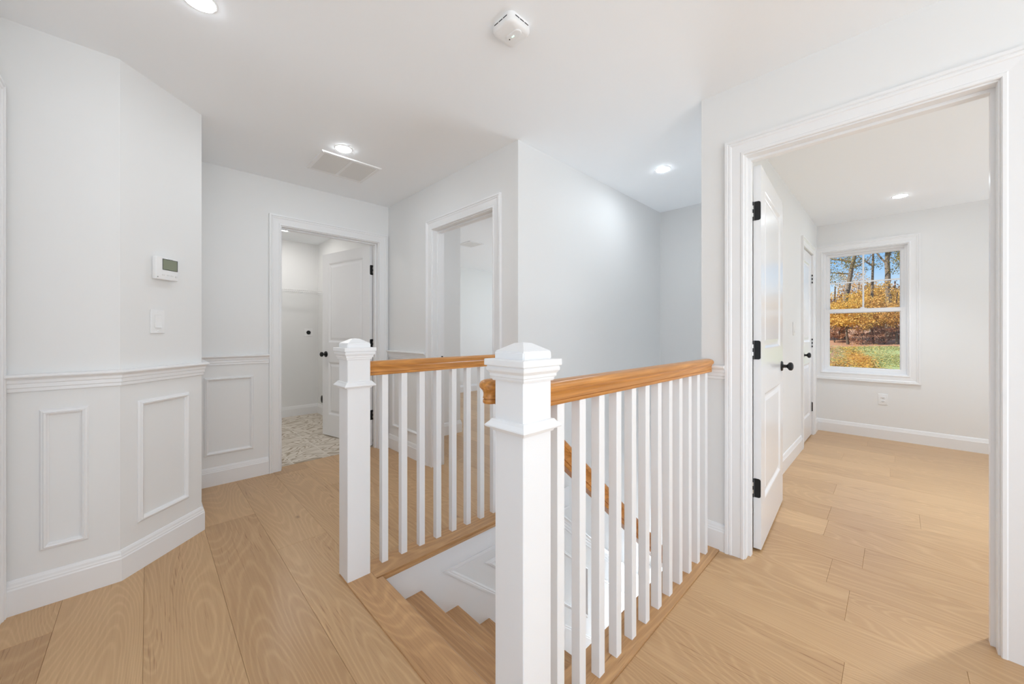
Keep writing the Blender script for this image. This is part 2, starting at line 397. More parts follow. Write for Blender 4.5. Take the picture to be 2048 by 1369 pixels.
# ---- oak plank floor: one mesh, each plank its own tone and grain
def plank_floor():
    bm = bmesh.new(); lay = bm.faces.layers.float_vector.new('plank')
    regions = [(-1.7, 0.655, -5.6, 3.70), (0.655, 2.185, -5.6, 0.650), (0.655, 1.80, 1.852, 3.70), (2.185, 5.9, -3.3, 0.70), (1.80, 6.6, 1.80, 6.0)]
    rnd = random.Random(11)
    pitch = 0.2519; base = 2.255 - 17 * pitch
    forced = {17: 0.223, 18: 2.2, 19: 1.9, 20: 0.295, 21: -0.107, 22: -1.5, 23: 1.5, 26: 0.341, 27: 0.0, 16: -1.7, 9: 2.86, 10: 2.30}
    for k in range(0, 36):
        x0, x1 = base + k * pitch, base + (k + 1) * pitch
        start = forced.get(k, rnd.uniform(-0.9, 0.9))
        cuts = [start]; y = start
        while y < 6.2: y += rnd.uniform(1.5, 2.1); cuts.append(y)
        y = start
        while y > -5.7: y -= rnd.uniform(1.5, 2.1); cuts.insert(0, y)
        for y0, y1 in zip(cuts[:-1], cuts[1:]):
            at = (rnd.random(), rnd.random(), rnd.random())
            for rx0, rx1, ry0, ry1 in regions:
                ax, bx, ay, by = max(x0, rx0), min(x1, rx1), max(y0, ry0), min(y1, ry1)
                if bx - ax < 0.004 or by - ay < 0.004: continue
                e = 0.0010
                o = [bm.verts.new(p) for p in ((ax, ay, -0.0014), (bx, ay, -0.0014), (bx, by, -0.0014), (ax, by, -0.0014))]
                ex0 = e if abs(ax - x0) < 1e-6 else 0; ex1 = e if abs(bx - x1) < 1e-6 else 0
                ey0 = e if abs(ay - y0) < 1e-6 else 0; ey1 = e if abs(by - y1) < 1e-6 else 0
                i = [bm.verts.new(p) for p in ((ax+ex0, ay+ey0, 0), (bx-ex1, ay+ey0, 0), (bx-ex1, by-ey1, 0), (ax+ex0, by-ey1, 0))]
                fs = [bm.faces.new(i)] + [bm.faces.new((o[q], o[(q+1) % 4], i[(q+1) % 4], i[q])) for q in range(4)]
                for f in fs: f[lay] = at
    n0 = len(bm.faces)
    for rx0, rx1, ry0, ry1 in regions: box(bm, rx0, rx1, ry0, ry1, -0.25, -0.0012)
    bm.faces.ensure_lookup_table()
    for f in bm.faces[n0:]: f.material_index = 1
    return struct('floor', bm, [M['floor'], M['floor_base']], 'wide light oak plank floor through the hall and bedrooms', 'floor')
plank_floor()
bm = bmesh.new(); box(bm, 0.0, 1.80, 3.70, 5.9, -0.2, 0.002)
struct('floor_laundry', bm, M['tile'], 'cream laundry floor tiles with a wavy taupe line pattern', 'floor')

# ------------------------------------------------------------------ mouldings
CASING = [(0,0),(0,0.010),(0.003,0.013),(0.012,0.013),(0.016,0.010),(0.020,0.0105),(0.054,0.0125),(0.058,0.016),(0.066,0.0175),(0.070,0.015),(0.073,0.020),(0.085,0.020),(0.085,0)]
BASE = [(0,0),(0.015,0),(0.015,0.102),(0.012,0.108),(0.012,0.113),(0.0095,0.119),(0.008,0.128),(0.004,0.138),(0,0.140)]
CHAIR = [(0,0),(0.007,0),(0.010,0.003),(0.010,0.016),(0.014,0.019),(0.014,0.035),(0.018,0.038),(0.019,0.050),(0.026,0.058),(0.034,0.061),(0.036,0.066),(0.034,0.072),(0.026,0.075),(0,0.075)]
PANEL = [(0,0),(0,0.004),(0.004,0.007),(0.008,0.014),(0.014,0.016),(0.017,0.011),(0.022,0.010),(0.027,0.004),(0.027,0)]
CR = 0.910   # underside of the chair rail

def base_run(name, path, label):
    bm = bmesh.new(); sweep(bm, BASE, [(x, y, 0) for x, y in path], (0, 0, 1))
    struct(name, bm, M['trim'], label, 'baseboard')
def chair_run(name, path, label):
    bm = bmesh.new(); sweep(bm, CHAIR, [(x, y, CR) for x, y in path], (0, 0, 1))
    struct(name, bm, M['trim'], label, 'chair rail')
def casing(name, a, b, ztop, n, label, zb=0.0):
    """a: foot at the viewer's left, b: foot at the viewer's right, of the opening seen against normal n"""
    bm = bmesh.new(); N = V(n)
    sweep(bm, CASING, [(a[0], a[1], zb), (a[0], a[1], ztop), (b[0], b[1], ztop), (b[0], b[1], zb)], n)
    struct(name, bm, M['trim'], label, 'door casing')

base_run('baseboard_left', [(0.714, YL), (0.226, YL), (0.226, 2.84), (-0.093, 2.53), (-0.43, 2.53)], 'tall white baseboard turning along the clipped corner to the laundry doorway')
base_run('baseboard_centre', [(XC, 2.867), (XC, YL - 0.02)], 'short white baseboard between the laundry doorway and the next doorway')
base_run('baseboard_stair_corner', [(XC, YS + 0.045), (XC, 1.903)], 'stub of white baseboard beside the stair opening')
base_run('baseboard_right', [(XR, 0.624), (XR, YR - 0.015)], 'short white baseboard between the stair railing and bedroom casing')
base_run('baseboard_right_near', [(XR, -5.5), (XR, -0.351)], 'white baseboard on the near side of the bedroom doorway')
base_run('baseboard_bedroom_window', [(XF, -3.2), (XF, 0.655), (5.497, 0.655)], 'white baseboard under the bedroom window')
base_run('baseboard_bedroom_left', [(4.665, 0.655), (XR + T, 0.655)], 'white baseboard between the bedroom door and closet')
base_run('baseboard_laundry', [(1.77, YL + T), (1.77, 5.85), (0.10, 5.85)], 'white baseboard around the tiled laundry floor')
base_run('baseboard_far_room', [(6.5, 5.9), (2.62, 5.9), (2.62, 3.555), (1.87, 3.555), (1.87, 2.88)], 'white baseboard in the second bedroom seen through the balusters')
chair_run('trim_1', [(0.714, YL), (0.226, YL), (0.226, 2.84), (-0.093, 2.53), (-0.43, 2.53)], 'white chair rail running round the clipped corner below the switch')
chair_run('trim_2', [(XC, 2.867), (XC, YL - 0.02)], 'white chair rail beside the laundry doorway above the stair railing')
chair_run('trim_3', [(XR, 0.624), (XR, YR)], 'short white chair rail where the oak handrail meets the wall')

casing('trim_4', (LX0, YL), (LX1, YL), LZ, (0, -1, 0), 'white moulded casing round the laundry doorway')
casing('trim_5', (XC, CY1), (XC, CY0), CZ, (-1, 0, 0), 'white moulded casing round the second bedroom doorway')
casing('trim_6', (XR, RY1), (XR, RY0), RZ, (-1, 0, 0), 'large white moulded casing round the bedroom doorway')
casing('trim_7', (-0.43, 1.67), (-0.43, 2.43), 2.075, (1, 0, 0), 'white casing cut by the edge of the view beside the clipped corner')
casing('trim_8', (KX0, 0.655), (KX1, 0.655), KZ, (0, -1, 0), 'white casing round the closet door by the window')

def jamb(name, a, b, ztop, inward, depth, label, stop_at):
    """door lining: a, b feet of the opening; inward: direction through the wall"""
    bm = bmesh.new(); I = V(inward)
    # N along the wall depth, path up-across-down, u positive to the opening's outside
    A = V((*a, 0)); B = V((*b, 0))
    pa = [A, A + V((0,0,ztop)), B + V((0,0,ztop)), B]
    sweep(bm, [(-0.006, 0), (-0.006, depth), (0.0, depth), (0.0, 0)], pa, I)
    sweep(bm, [(-0.018, stop_at), (-0.018, stop_at + 0.032), (-0.006, stop_at + 0.032), (-0.006, stop_at)], pa, I)
    struct(name, bm, M['trim'], label, 'door jamb')
# sweep's "outside" side is left of travel seen against N, so mirror the feet
jamb('trim_9', (LX1, YL), (LX0, YL), LZ, (0, 1, 0), T, 'white jamb lining the laundry doorway', 0.045)
jamb('trim_10', (XC, CY0), (XC, CY1), CZ, (1, 0, 0), T, 'white jamb lining the second bedroom doorway', 0.045)
jamb('trim_11', (XR, RY0), (XR, RY1), RZ, (1, 0, 0), T, 'white jamb lining the bedroom doorway', 0.045)

def panel_frame(name, p0, p1, n, z0, z1, label):
    """rectangular wainscot frame; p0 viewer's left, p1 viewer's right (outer corners)"""
    bm = bmesh.new(); w = 0.027
    d = (V((*p1, 0)) - V((*p0, 0))).normalized() * w
    a = V((*p0, 0)) + d; b = V((*p1, 0)) - d
    pts = [(a.x, a.y, z0 + w), (a.x, a.y, z1 - w), (b.x, b.y, z1 - w), (b.x, b.y, z0 + w)]
    sweep(bm, PANEL, pts, n, closed=True)
    struct(name, bm, M['trim'], label, 'wainscot panel')
t45 = V((0.319, 0.31, 0)).normalized(); n45 = (0.31 / t45.length, -0.319, 0); n45 = V((t45.y, -t45.x, 0))
c45 = V((-0.093, 2.53, 0))
panel_frame('trim_12', (-0.329, 2.53), (-0.189, 2.53), (0, -1, 0), 0.232, 0.830, 'narrow wainscot panel frame on the flat wall left of the clipped corner')
pa, pb = c45 + t45 * 0.078, c45 + t45 * 0.358
panel_frame('trim_13', (pa.x, pa.y), (pb.x, pb.y), n45, 0.228, 0.824, 'wainscot panel frame on the clipped corner below the light switch')
panel_frame('trim_14', (0.300, YL), (0.611, YL), (0, -1, 0), 0.228, 0.820, 'shaded wainscot panel frame on the wall left of the laundry doorway')
panel_frame('trim_15', (XC, 3.500), (XC, 2.985), (-1, 0, 0), 0.228, 0.820, 'wainscot panel frame between two doorways behind the balusters')

# stair wall mouldings
TX0, RUN, RISE = 0.803, 0.234, 0.1967
nose = lambda x: -(RISE / RUN) * (x - TX0)
sl = RISE / RUN
bm = bmesh.new()
SK = [(0,0),(0.0,0.012),(0.010,0.012),(0.014,0.009),(0.020,0.010),(0.026,0.005),(0.028,0)]
xa = TX0 + (0.143 + 0.156) / sl
x_end = TX0 + 11 * RUN
sweep(bm, SK, [(XC + 0.55, YS, -0.156), (xa, YS, -0.156), (x_end, YS, nose(x_end) + 0.143), (XE, YS, nose(x_end) + 0.143)], (0, -1, 0))
struct('trim_16', bm, M['trim'], 'white stair skirt moulding edging the wall above the treads', 'skirt moulding')
bm = bmesh.new()
box(bm, 0.79, XC + 0.55, YS - 0.006, YS + 0.01, -0.156, -0.012)
vs = [(0.79, -0.012), (xa, -0.156)] 
poly = [(0.79, -0.156), (xa, -0.156), (x_end, nose(x_end) + 0.143), (XE, nose(x_end) + 0.143), (XE, LOW + 0.05), (0.79, LOW + 0.05)]
a = [bm.verts.new((x, YS - 0.006, z)) for x, z in poly]; b = [bm.verts.new((x, YS + 0.01, z)) for x, z in poly]
bm.faces.new(a); bm.faces.new(b[::-1])
for i in range(len(poly)): bm.faces.new((a[i], b[i], b[(i+1) % len(poly)], a[(i+1) % len(poly)]))
struct('trim_17', bm, M['trim'], 'flat white skirt board beside the stair treads', 'skirt board')
bm = bmesh.new()
x0, x1 = TX0 + (0.895 + 0.05) / sl - 0.25, x_end
sweep(bm, [(v, u) for u, v in CHAIR[::-1]], [(x0, YS, nose(x0) + 0.895), (x1, YS, nose(x1) + 0.895), (XE, YS, nose(x1) + 0.895)], (0, -1, 0))
struct('trim_18', bm, M['trim'], 'white chair rail sloping down the stairwell wall', 'chair rail')
def slope_frame(name, xl, xr, ztop, label):
    bm = bmesh.new(); lo, hi = 0.315, 0.735; w = 0.027
    pts = [(xl, nose(xl) + lo)]
    if ztop is not None and nose(xl) + hi > ztop:
        xt = TX0 + (hi - ztop) / sl
        if nose(xl) + lo < ztop - 0.01: pts.append((xl, ztop))
        pts.append((xt, ztop))
    else: pts.append((xl, nose(xl) + hi))
    pts += [(xr, nose(xr) + hi), (xr, nose(xr) + lo)]
    prof = [(u - w, v) for u, v in PANEL]
    sweep(bm, prof, [(x, YS, z) for x, z in pts], (0, -1, 0), closed=True)
    struct(name, bm, M['trim'], label, 'wainscot panel')
slope_frame('trim_19', 1.462, 2.551, -0.252, 'slanted panel frame high on the stairwell wall under the landing')
slope_frame('trim_20', 2.645, 3.35, None, 'slanted panel frame further down the stairwell wall')

# ------------------------------------------------------------------ doors
def leaf_mesh(w, h, t, top, bot, st=0.112):
    """two-panel moulded leaf: x 0..w from the hinge, y 0..t, z 0..h"""
    bm = bmesh.new()
    rects = [(st, w - st, *bot), (st, w - st, *top)]
    xs = [0, st, w - st, w]; zs = [0, bot[0], bot[1], top[0], top[1], h]
    for side in (0, 1):
        y = 0 if side == 0 else t; inn = 1 if side == 0 else -1
        for i in range(3):
            for j in range(5):
                if i == 1 and j in (1, 3): continue
                bm.faces.new([bm.verts.new((x, y, z)) for x, z in ((xs[i], zs[j]), (xs[i+1], zs[j]), (xs[i+1], zs[j+1]), (xs[i], zs[j+1]))])
        for x0, x1, z0, z1 in rects:
            prev = None
            for ins, dep in ((0, 0), (0.006, 0.0015), (0.018, 0.010), (0.024, 0.011), (0.030, 0.011), (0.052, 0.004)):
                r = [bm.verts.new((x, y + inn * dep, z)) for x, z in ((x0+ins, z0+ins), (x1-ins, z0+ins), (x1-ins, z1-ins), (x0+ins, z1-ins))]
                if prev:
                    for q in range(4): bm.faces.new((prev[q], prev[(q+1) % 4], r[(q+1) % 4], r[q]))
                prev = r
            bm.faces.new(prev)
    for x in (0, w): bm.faces.new([bm.verts.new(p) for p in ((x,0,0),(x,t,0),(x,t,h),(x,0,h))])
    for z in (0, h): bm.faces.new([bm.verts.new(p) for p in ((0,0,z),(w,0,z),(w,t,z),(0,t,z))])
    bmesh.ops.remove_doubles(bm, verts=bm.verts[:], dist=1e-5)
    return bm

KNOB = [(0, 0), (0.033, 0), (0.033, 0.004), (0.029, 0.009), (0.013, 0.011), (0.0105, 0.016), (0.010, 0.030), (0.016, 0.036), (0.0245, 0.041), (0.0275, 0.049), (0.0265, 0.057), (0.020, 0.063), (0.010, 0.066), (0, 0.0665)]
def knob(parent, x, y, z, out):
    bm = bmesh.new()
    lathe(bm, KNOB, 28, Matrix.Translation((x, y, z)) @ Matrix.Rotation(R(90 if out < 0 else -90), 4, 'X'))
    o = obj('door_knob', bm, M['black'], parent, smooth=True); o['label'] = 'round black door knob'
    return o

def hinge(parent, z, t, swing, stop=False):
    """black butt hinge: leaf plate on the door's hinge edge, barrel at the pivot corner"""
    bm = bmesh.new()
    tt = bmesh.new()
    # plate with rounded outer corners on the x = 0 edge face
    r = 0.009; y0, y1 = 0.002, t - 0.004; z0, z1 = z - 0.05, z + 0.05
    if swing > 0: pts = [(y1, z0), (y0 + r, z0), (y0 + r*0.3, z0 + r*0.3), (y0, z0 + r), (y0, z1 - r), (y0 + r*0.3, z1 - r*0.3), (y0 + r, z1), (y1, z1)]
    else: pts = [(y0, z0), (y1 - r, z0), (y1 - r*0.3, z0 + r*0.3), (y1, z0 + r), (y1, z1 - r), (y1 - r*0.3, z1 - r*0.3), (y1 - r, z1), (y0, z1)]
    a = [tt.verts.new((-0.0022, y, zz)) for y, zz in pts]; b = [tt.verts.new((0.0005, y, zz)) for y, zz in pts]
    tt.faces.new(a); tt.faces.new(b[::-1])
    for i in range(len(pts)): tt.faces.new((a[i], b[i], b[(i+1) % len(pts)], a[(i+1) % len(pts)]))
    merge(bm, tt)
    yb = t + 0.004 if swing > 0 else -0.004
    o = obj('hinge', bm, M['black'], parent); o['label'] = 'black butt hinge'
    for k in range(5):
        bm = bmesh.new(); zz = z - 0.05 + k * 0.02
        lathe(bm, [(0, zz), (0.0065, zz), (0.0065, zz + 0.0192), (0, zz + 0.0192)], 14, Matrix.Translation((-0.006, yb, 0)))
        if k in (1, 3): obj('hinge_knuckle', bm, M['steel'] if not stop else M['black'], o, smooth=True)
        else: obj('hinge_knuckle', bm, M['black'], o, smooth=True)
    if stop:
        bm = bmesh.new()
        tube(bm, [(-0.006, yb, z + 0.052), (-0.012, yb - 0.03, z + 0.052), (-0.02, yb - 0.065, z + 0.050)], 0.0045, 8)
        lathe(bm, [(0, 0), (0.009, 0), (0.009, 0.012), (0, 0.012)], 12, Matrix.Translation((-0.02, yb - 0.065, z + 0.050)) @ Matrix.Rotation(R(90), 4, 'X'))
        obj('door_stop', bm, M['black'], o)
    return o

def door(name, label, pivot, ang, w, h, t, swing, top, bot, hz=(0.325, 1.045, 1.805), kz=0.92, stop=False, knobs=(-1, 1)):
    """the leaf lies along +x of a frame turned by ang; its y 0..t side by swing"""
    root = thing(name, label, 'door', (*pivot, 0.012), ang, kind='structure')
    bm = leaf_mesh(w, h, t, top, bot)
    obj('door_leaf', bm, M['door'], root)
    for s in knobs: knob(root, w - 0.068, 0 if s < 0 else t, kz - 0.012, s)
    for z in hz: hinge(root, z - 0.012, t, swing, stop and z == min(hz))
    return root
# bedroom door, swung open along the bedroom's closet wall
door('door_1', 'white two-panel bedroom door standing open on black hinges', (2.315, 0.4925), R(3.2), 0.80, 2.032, 0.035, 1, (1.055, 1.925), (0.235, 0.815), hz=(0.333, 1.066, 1.805), kz=0.935)
# laundry door: leaf direction ~103 deg; face to the hall is the -x side
d2 = door('door_2', 'white two-panel laundry door half open with a black knob', (1.645, 3.729), R(103), 0.840, 2.032, 0.035, -1, (1.040, 1.925), (0.235, 0.825), hz=(0.322, 1.045, 1.80), kz=0.92)
# closet door, shut, in the bedroom wall
door('door_3', 'white two-panel closet door shut beside the bedroom window', (KX1 - 0.004, 0.662 + 0.035), R(180), 0.645, 2.022, 0.035, 1, (1.045, 1.915), (0.235, 0.82), hz=(0.32, 1.045, 1.772), kz=0.93, stop=True, knobs=(1,))
door('door_4', 'white bedroom door folded back out of sight behind the stairwell corner', (1.885, 1.955), R(-2), 0.78, 2.02, 0.035, 1, (1.04, 1.91), (0.235, 0.82))
door('door_5', 'white closed door in the casing at the edge of the view', (-0.47, 1.676), R(90), 0.748, 2.05, 0.035, 1, (1.04, 1.92), (0.235, 0.82), knobs=(-1,))
bm = bmesh.new(); bbox(bm, 1.832, 1.858, CY1 - 0.0085, CY1 - 0.0055, 0.885, 0.955, 0.001, 1)
tag(obj('strike_plate', bm, M['black']), 'black strike plate on the jamb of the second bedroom doorway', 'strike plate')

# ------------------------------------------------------------------ window
wt = thing('window_1', 'white double-hung bedroom window with a grille in its upper sash', 'window', (0, 0, 0), 0, kind='structure')
bm = bmesh.new()
WC = [(u, v) for u, v in CASING]
sweep(bm, WC, [(XF, WY1, WZ0), (XF, WY1, WZ1), (XF, WY0, WZ1), (XF, WY0, WZ0)], (-1, 0, 0), closed=True)
struct('trim_21', bm, M['trim'], 'white moulded casing framing the bedroom window', 'window casing')
bm = bmesh.new()
fr = [(0, -0.004), (0, 0.15), (-0.012, 0.15), (-0.012, 0.085), (-0.030, 0.085), (-0.030, 0.055), (-0.012, 0.055), (-0.012, 0.030), (-0.006, 0.030), (-0.006, -0.004)]
sweep(bm, fr, [(XF, WY0, WZ0), (XF, WY0, WZ1), (XF, WY1, WZ1), (XF, WY1, WZ0)], (1, 0, 0), closed=True)
obj('window_frame', bm, M['vinyl'], wt)
def sash(name, x0, x1, z0, z1, sw, mun):
    y0, y1 = WY0 + 0.016, WY1 - 0.016
    bm = bmesh.new()
    pts = [(x0, y0, z0), (x0, y0, z1), (x0, y1, z1), (x0, y1, z0)]
    d = x1 - x0
    sweep(bm, [(0, 0), (0, d), (-sw + 0.008, d), (-sw, d - 0.010), (-sw, 0.012), (-sw + 0.010, 0)], pts, (1, 0, 0), closed=True)
    s = obj(name, bm, M['vinyl'], wt)
    bm = bmesh.new(); xm = (x0 + x1) / 2; box(bm, xm - 0.002, xm + 0.002, y0 + sw - 0.004, y1 - sw + 0.004, z0 + sw - 0.004, z1 - sw + 0.004)
    obj('window_pane', bm, M['glass'], s)
    if mun:
        bm = bmesh.new(); yc, zc = (y0 + y1) / 2, (z0 + z1) / 2
        bbox(bm, xm - 0.008, xm - 0.003, yc - 0.008, yc + 0.008, z0 + sw - 0.01, z1 - sw + 0.01, 0.002, 1)
        bbox(bm, xm - 0.0081, xm - 0.0031, y0 + sw - 0.01, y1 - sw + 0.01, zc - 0.008, zc + 0.008, 0.002, 1)
        obj('muntin', bm, M['vinyl'], s)
    return s
sash('upper_sash', XF + 0.086, XF + 0.118, 1.392, WZ1 - 0.012, 0.048, True)
ls = sash('lower_sash', XF + 0.052, XF + 0.084, WZ0 + 0.014, 1.436, 0.048, False)
bm = bmesh.new(); yc = (WY0 + WY1) / 2
bbox(bm, XF + 0.050, XF + 0.078, yc - 0.028, yc + 0.028, 1.434, 1.444, 0.003, 2)
bbox(bm, XF + 0.048, XF + 0.060, yc - 0.012, yc + 0.022, 1.442, 1.452, 0.003, 2)
obj('sash_lock', bm, M['vinyl'], ls)

def unseen_window(n, label, p0, p1, z0, z1, inward):
    root = thing('window_%d' % n, label, 'window', (0, 0, 0), 0, kind='structure')
    I = V(inward); a, b = V((*p0, 0)), V((*p1, 0)); up = V((0, 0, 1))
    ring = [a + up * z0, a + up * z1, b + up * z1, b + up * z0]
    bm = bmesh.new(); sweep(bm, [(0, -0.012), (0, 0.08), (-0.06, 0.08), (-0.06, -0.012)], ring, -I, closed=True); obj('window_frame', bm, M['vinyl'], root)
    bm = bmesh.new(); bm.faces.new([bm.verts.new(p - I * 0.04) for p in ring]); obj('window_pane', bm, M['glass'], root)
unseen_window(2, 'wide white window at the far end of the hall behind the viewer', (1.9, -5.5), (-1.3, -5.5), 0.3, 2.2, (0, 1, 0))  # unseen window put in to carry the hall's fill light
unseen_window(3, 'wide white window in the hidden bedroom wall', (5.2, -3.2), (3.2, -3.2), 0.6, 2.1, (0, 1, 0))  # unseen window added for more light in the bedroom
unseen_window(4, 'wide white window in the hidden wall of the second bedroom', (6.5, 4.4), (6.5, 2.4), 0.6, 2.1, (-1, 0, 0))
unseen_window(5, 'white window in the hall side wall out of view', (-1.6, -1.4), (-1.6, 0.7), 0.5, 2.1, (1, 0, 0))  # unseen window added so side light reaches the hall walls
# ------------------------------------------------------------------ staircase
st = thing('staircase', 'oak staircase with white risers going down between the two railings', 'stairs', (TX0, (YR + YS) / 2, 0))
def local(o, root):   # world-space mesh under an Empty that is only translated
    o.data.transform(Matrix.Translation(-V(root.location))); o.parent = root; return o
def nosed(bm, x0, x1, y0, y1, z1, th, r):
    """board whose x1 edge is rounded"""
    prof = [(x0, z1 - th), (x1 - r, z1 - th)] + [(x1 - r + r * math.cos(a), z1 - th/2 + th/2 * math.sin(a)) for a in (R(q) for q in range(-75, 91, 15))] + [(x0, z1)]
    a = [bm.verts.new((x, y0, z)) for x, z in prof]; b = [bm.verts.new((x, y1, z)) for x, z in prof]
    bm.faces.new(a); bm.faces.new(b[::-1])
    for i in range(len(prof)): bm.faces.new((a[i], b[i], b[(i+1) % len(prof)], a[(i+1) % len(prof)]))
bm = bmesh.new(); nosed(bm, 0.655, TX0, 0.651, 1.691, 0.006, 0.030, 0.012); box(bm, 0.655, 0.768, 1.691, 1.850, -0.02, 0.0058)
local(obj('landing_board', bm, M['tread'], smooth=True), st)
for i in range(1, 12):
    bm = bmesh.new(); nosed(bm, TX0 + (i-1) * RUN - 0.032, TX0 + i * RUN, YR + 0.008, YS - 0.004, -RISE * i, 0.028, 0.012)
    local(obj('tread', bm, M['tread'], smooth=True), st)
for i in range(0, 12):
    bm = bmesh.new(); x = TX0 + i * RUN - 0.030; box(bm, x - 0.015, x, YR + 0.008, YS - 0.004, -RISE * (i + 1) - 0.01, -RISE * i - 0.022)
    local(obj('riser', bm, M['trim']), st)
bm = bmesh.new(); box(bm, TX0 + 11 * RUN - 0.03, XE - 0.002, YR + 0.006, YS - 0.006, -RISE * 12 - 0.05, -RISE * 12)
local(obj('lower_landing', bm, M['tread']), st)

# ------------------------------------------------------------------ railings
RAILP = [(0.0195,0),(0.0215,0.002),(0.0225,0.007),(0.0215,0.0115),(0.0190,0.0125),(0.0190,0.0145),(0.0225,0.0155),(0.0205,0.022),(0.0205,0.030),(0.0235,0.038),(0.0285,0.043),(0.0285,0.0450),(0.0310,0.0455),(0.0325,0.051),(0.0315,0.058),(0.027,0.064),(0.018,0.068),(0.008,0.070)]
RAILF = RAILP + [(-x, z) for x, z in RAILP[::-1]]
def newel(parent, cx, cy, loc):
    h = 0.0535
    bm = bmesh.new(); bbox(bm, cx - h, cx + h, cy - h, cy + h, 0, 1.09, 0.0025, 1)
    root = obj('newel_post', bm, M['trim'], parent)
    def ring(name, prof, z):
        bm = bmesh.new(); c = [(cx - h, cy - h, z), (cx - h, cy + h, z), (cx + h, cy + h, z), (cx + h, cy - h, z)]
        sweep(bm, prof, c, (0, 0, 1), closed=True); obj(name, bm, M['trim'], root)
    ring('collar_moulding', [(-0.002, 0), (0.004, 0), (0.006, 0.006), (0.018, 0.010), (0.020, 0.014), (0.019, 0.017), (0.010, 0.026), (0.006, 0.032), (-0.002, 0.034)], 0.895)
    ring('cap_moulding', [(-0.002, 0), (0.004, 0), (0.006, 0.005), (0.006, 0.010), (0.010, 0.012), (0.010, 0.019), (0.012, 0.022), (0.016, 0.027), (0.017, 0.033), (0.014, 0.040), (-0.002, 0.042)], 1.030)
    bm = bmesh.new(); p = h + 0.021; bbox(bm, cx - p, cx + p, cy - p, cy + p, 1.0695, 1.0875, 0.003, 2)
    cap = obj('post_cap', bm, M['trim'], root)
    bm = bmesh.new(); q = h + 0.001
    lo = [bm.verts.new((cx + sx * q, cy + sy * q, 1.087)) for sx, sy in ((-1,-1),(1,-1),(1,1),(-1,1))]
    mi = [bm.verts.new((cx + sx * q, cy + sy * q, 1.107)) for sx, sy in ((-1,-1),(1,-1),(1,1),(-1,1))]
    hi = [bm.verts.new((cx + sx * 0.016, cy + sy * 0.016, 1.129)) for sx, sy in ((-1,-1),(1,-1),(1,1),(-1,1))]
    tp = bm.verts.new((cx, cy, 1.131))
    bm.faces.new(lo[::-1])
    for i in range(4):
        j = (i + 1) % 4
        bm.faces.new((lo[i], lo[j], mi[j], mi[i])); bm.faces.new((mi[i], mi[j], hi[j], hi[i])); bm.faces.new((hi[i], hi[j], tp))
    bmesh.ops.bevel(bm, geom=[e for e in bm.edges if all(v in mi for v in e.verts) or (e.verts[0] in lo and e.verts[1] in mi) or (e.verts[1] in lo and e.verts[0] in mi)], offset=0.003, segments=2, affect='EDGES')
    obj('cap_pyramid', bm, M['trim'], root)
    return root

def balustrade(label, y_ax, nc, rail_end, first, pitch, n, shoe, lip):
    root = thing('stair_railing', label, 'railing', (nc[0], nc[1], 0))
    off = Matrix.Translation(-V(root.location))
    nw = newel(root, *nc, None)
    for o in [nw] + list(nw.children): o.data.transform(off)
    bm = bmesh.new(); x0 = nc[0] + 0.05
    prof = [(u, v + 0.948) for u, v in RAILF]
    sweep(bm, prof, [(x0, y_ax, 0), (rail_end, y_ax, 0)], (0, 0, 1))
    bm.transform(off); obj('handrail', bm, M['rail'], root, smooth=True)['label'] = 'moulded golden oak handrail'
    bm = bmesh.new(); y0, y1 = shoe
    # shoe board, rounded on the stair side
    prof = [(y0, -0.02), (y0, 0.006), (y1, 0.006), (y1, -0.02)]
    t = bmesh.new(); box(t, lip, XR - 0.0005 if rail_end > 2 else rail_end, min(y0, y1), max(y0, y1), -0.024, 0.006)
    es = [e for e in t.edges if all(abs(v.co.y - y1) < 1e-6 for v in e.verts) and abs(e.verts[0].co.z - e.verts[1].co.z) < 1e-6]
    bmesh.ops.bevel(t, geom=es, offset=0.010, segments=4, affect='EDGES')
    merge(bm, t); bm.transform(off)
    obj('base_rail', bm, M['shoe'], root)['label'] = 'oak nosing board the balusters stand on'
    s = 0.0165; zt = 0.952
    for k in range(n):
        x = first + k * pitch
        bm = bmesh.new(); bbox(bm, x - s, x + s, y_ax - s, y_ax + s, 0.004, zt, 0.0015, 1)
        bm.transform(off); obj('baluster', bm, M['trim'], root)
    return root
rl = balustrade('white baluster railing with an oak handrail on the laundry side of the stairs', 1.806, (0.7105, 1.8085), XC - 0.001, 0.855, 0.1055, 9, (1.850, 1.692), 0.769)
rr = balustrade('white baluster railing with an oak handrail on the bedroom side of the stairs', 0.7025, (0.7215, 0.6975), 2.150, 0.871, 0.1105, 12, (0.651, 0.792), TX0 - 0.001)
# trim the first board overlap: the right shoe runs to the hall wall
# stair handrail on the opening's inner side, with a rounded top end
hr = thing('stair_handrail', 'oak handrail sloping down inside the stairwell from the near post', 'handrail', (0.70, 0.815, 0.95))
off = Matrix.Translation(-V(hr.location))
YH = 0.818
pth = [(0.710, YH, 0.953), (0.732, YH, 0.951), (0.758, YH, 0.934), (0.80, YH, 0.898)]
xs_ = 3.30; pth.append((xs_, YH, 0.898 - 0.866 * (xs_ - 0.80)))
bm = bmesh.new()
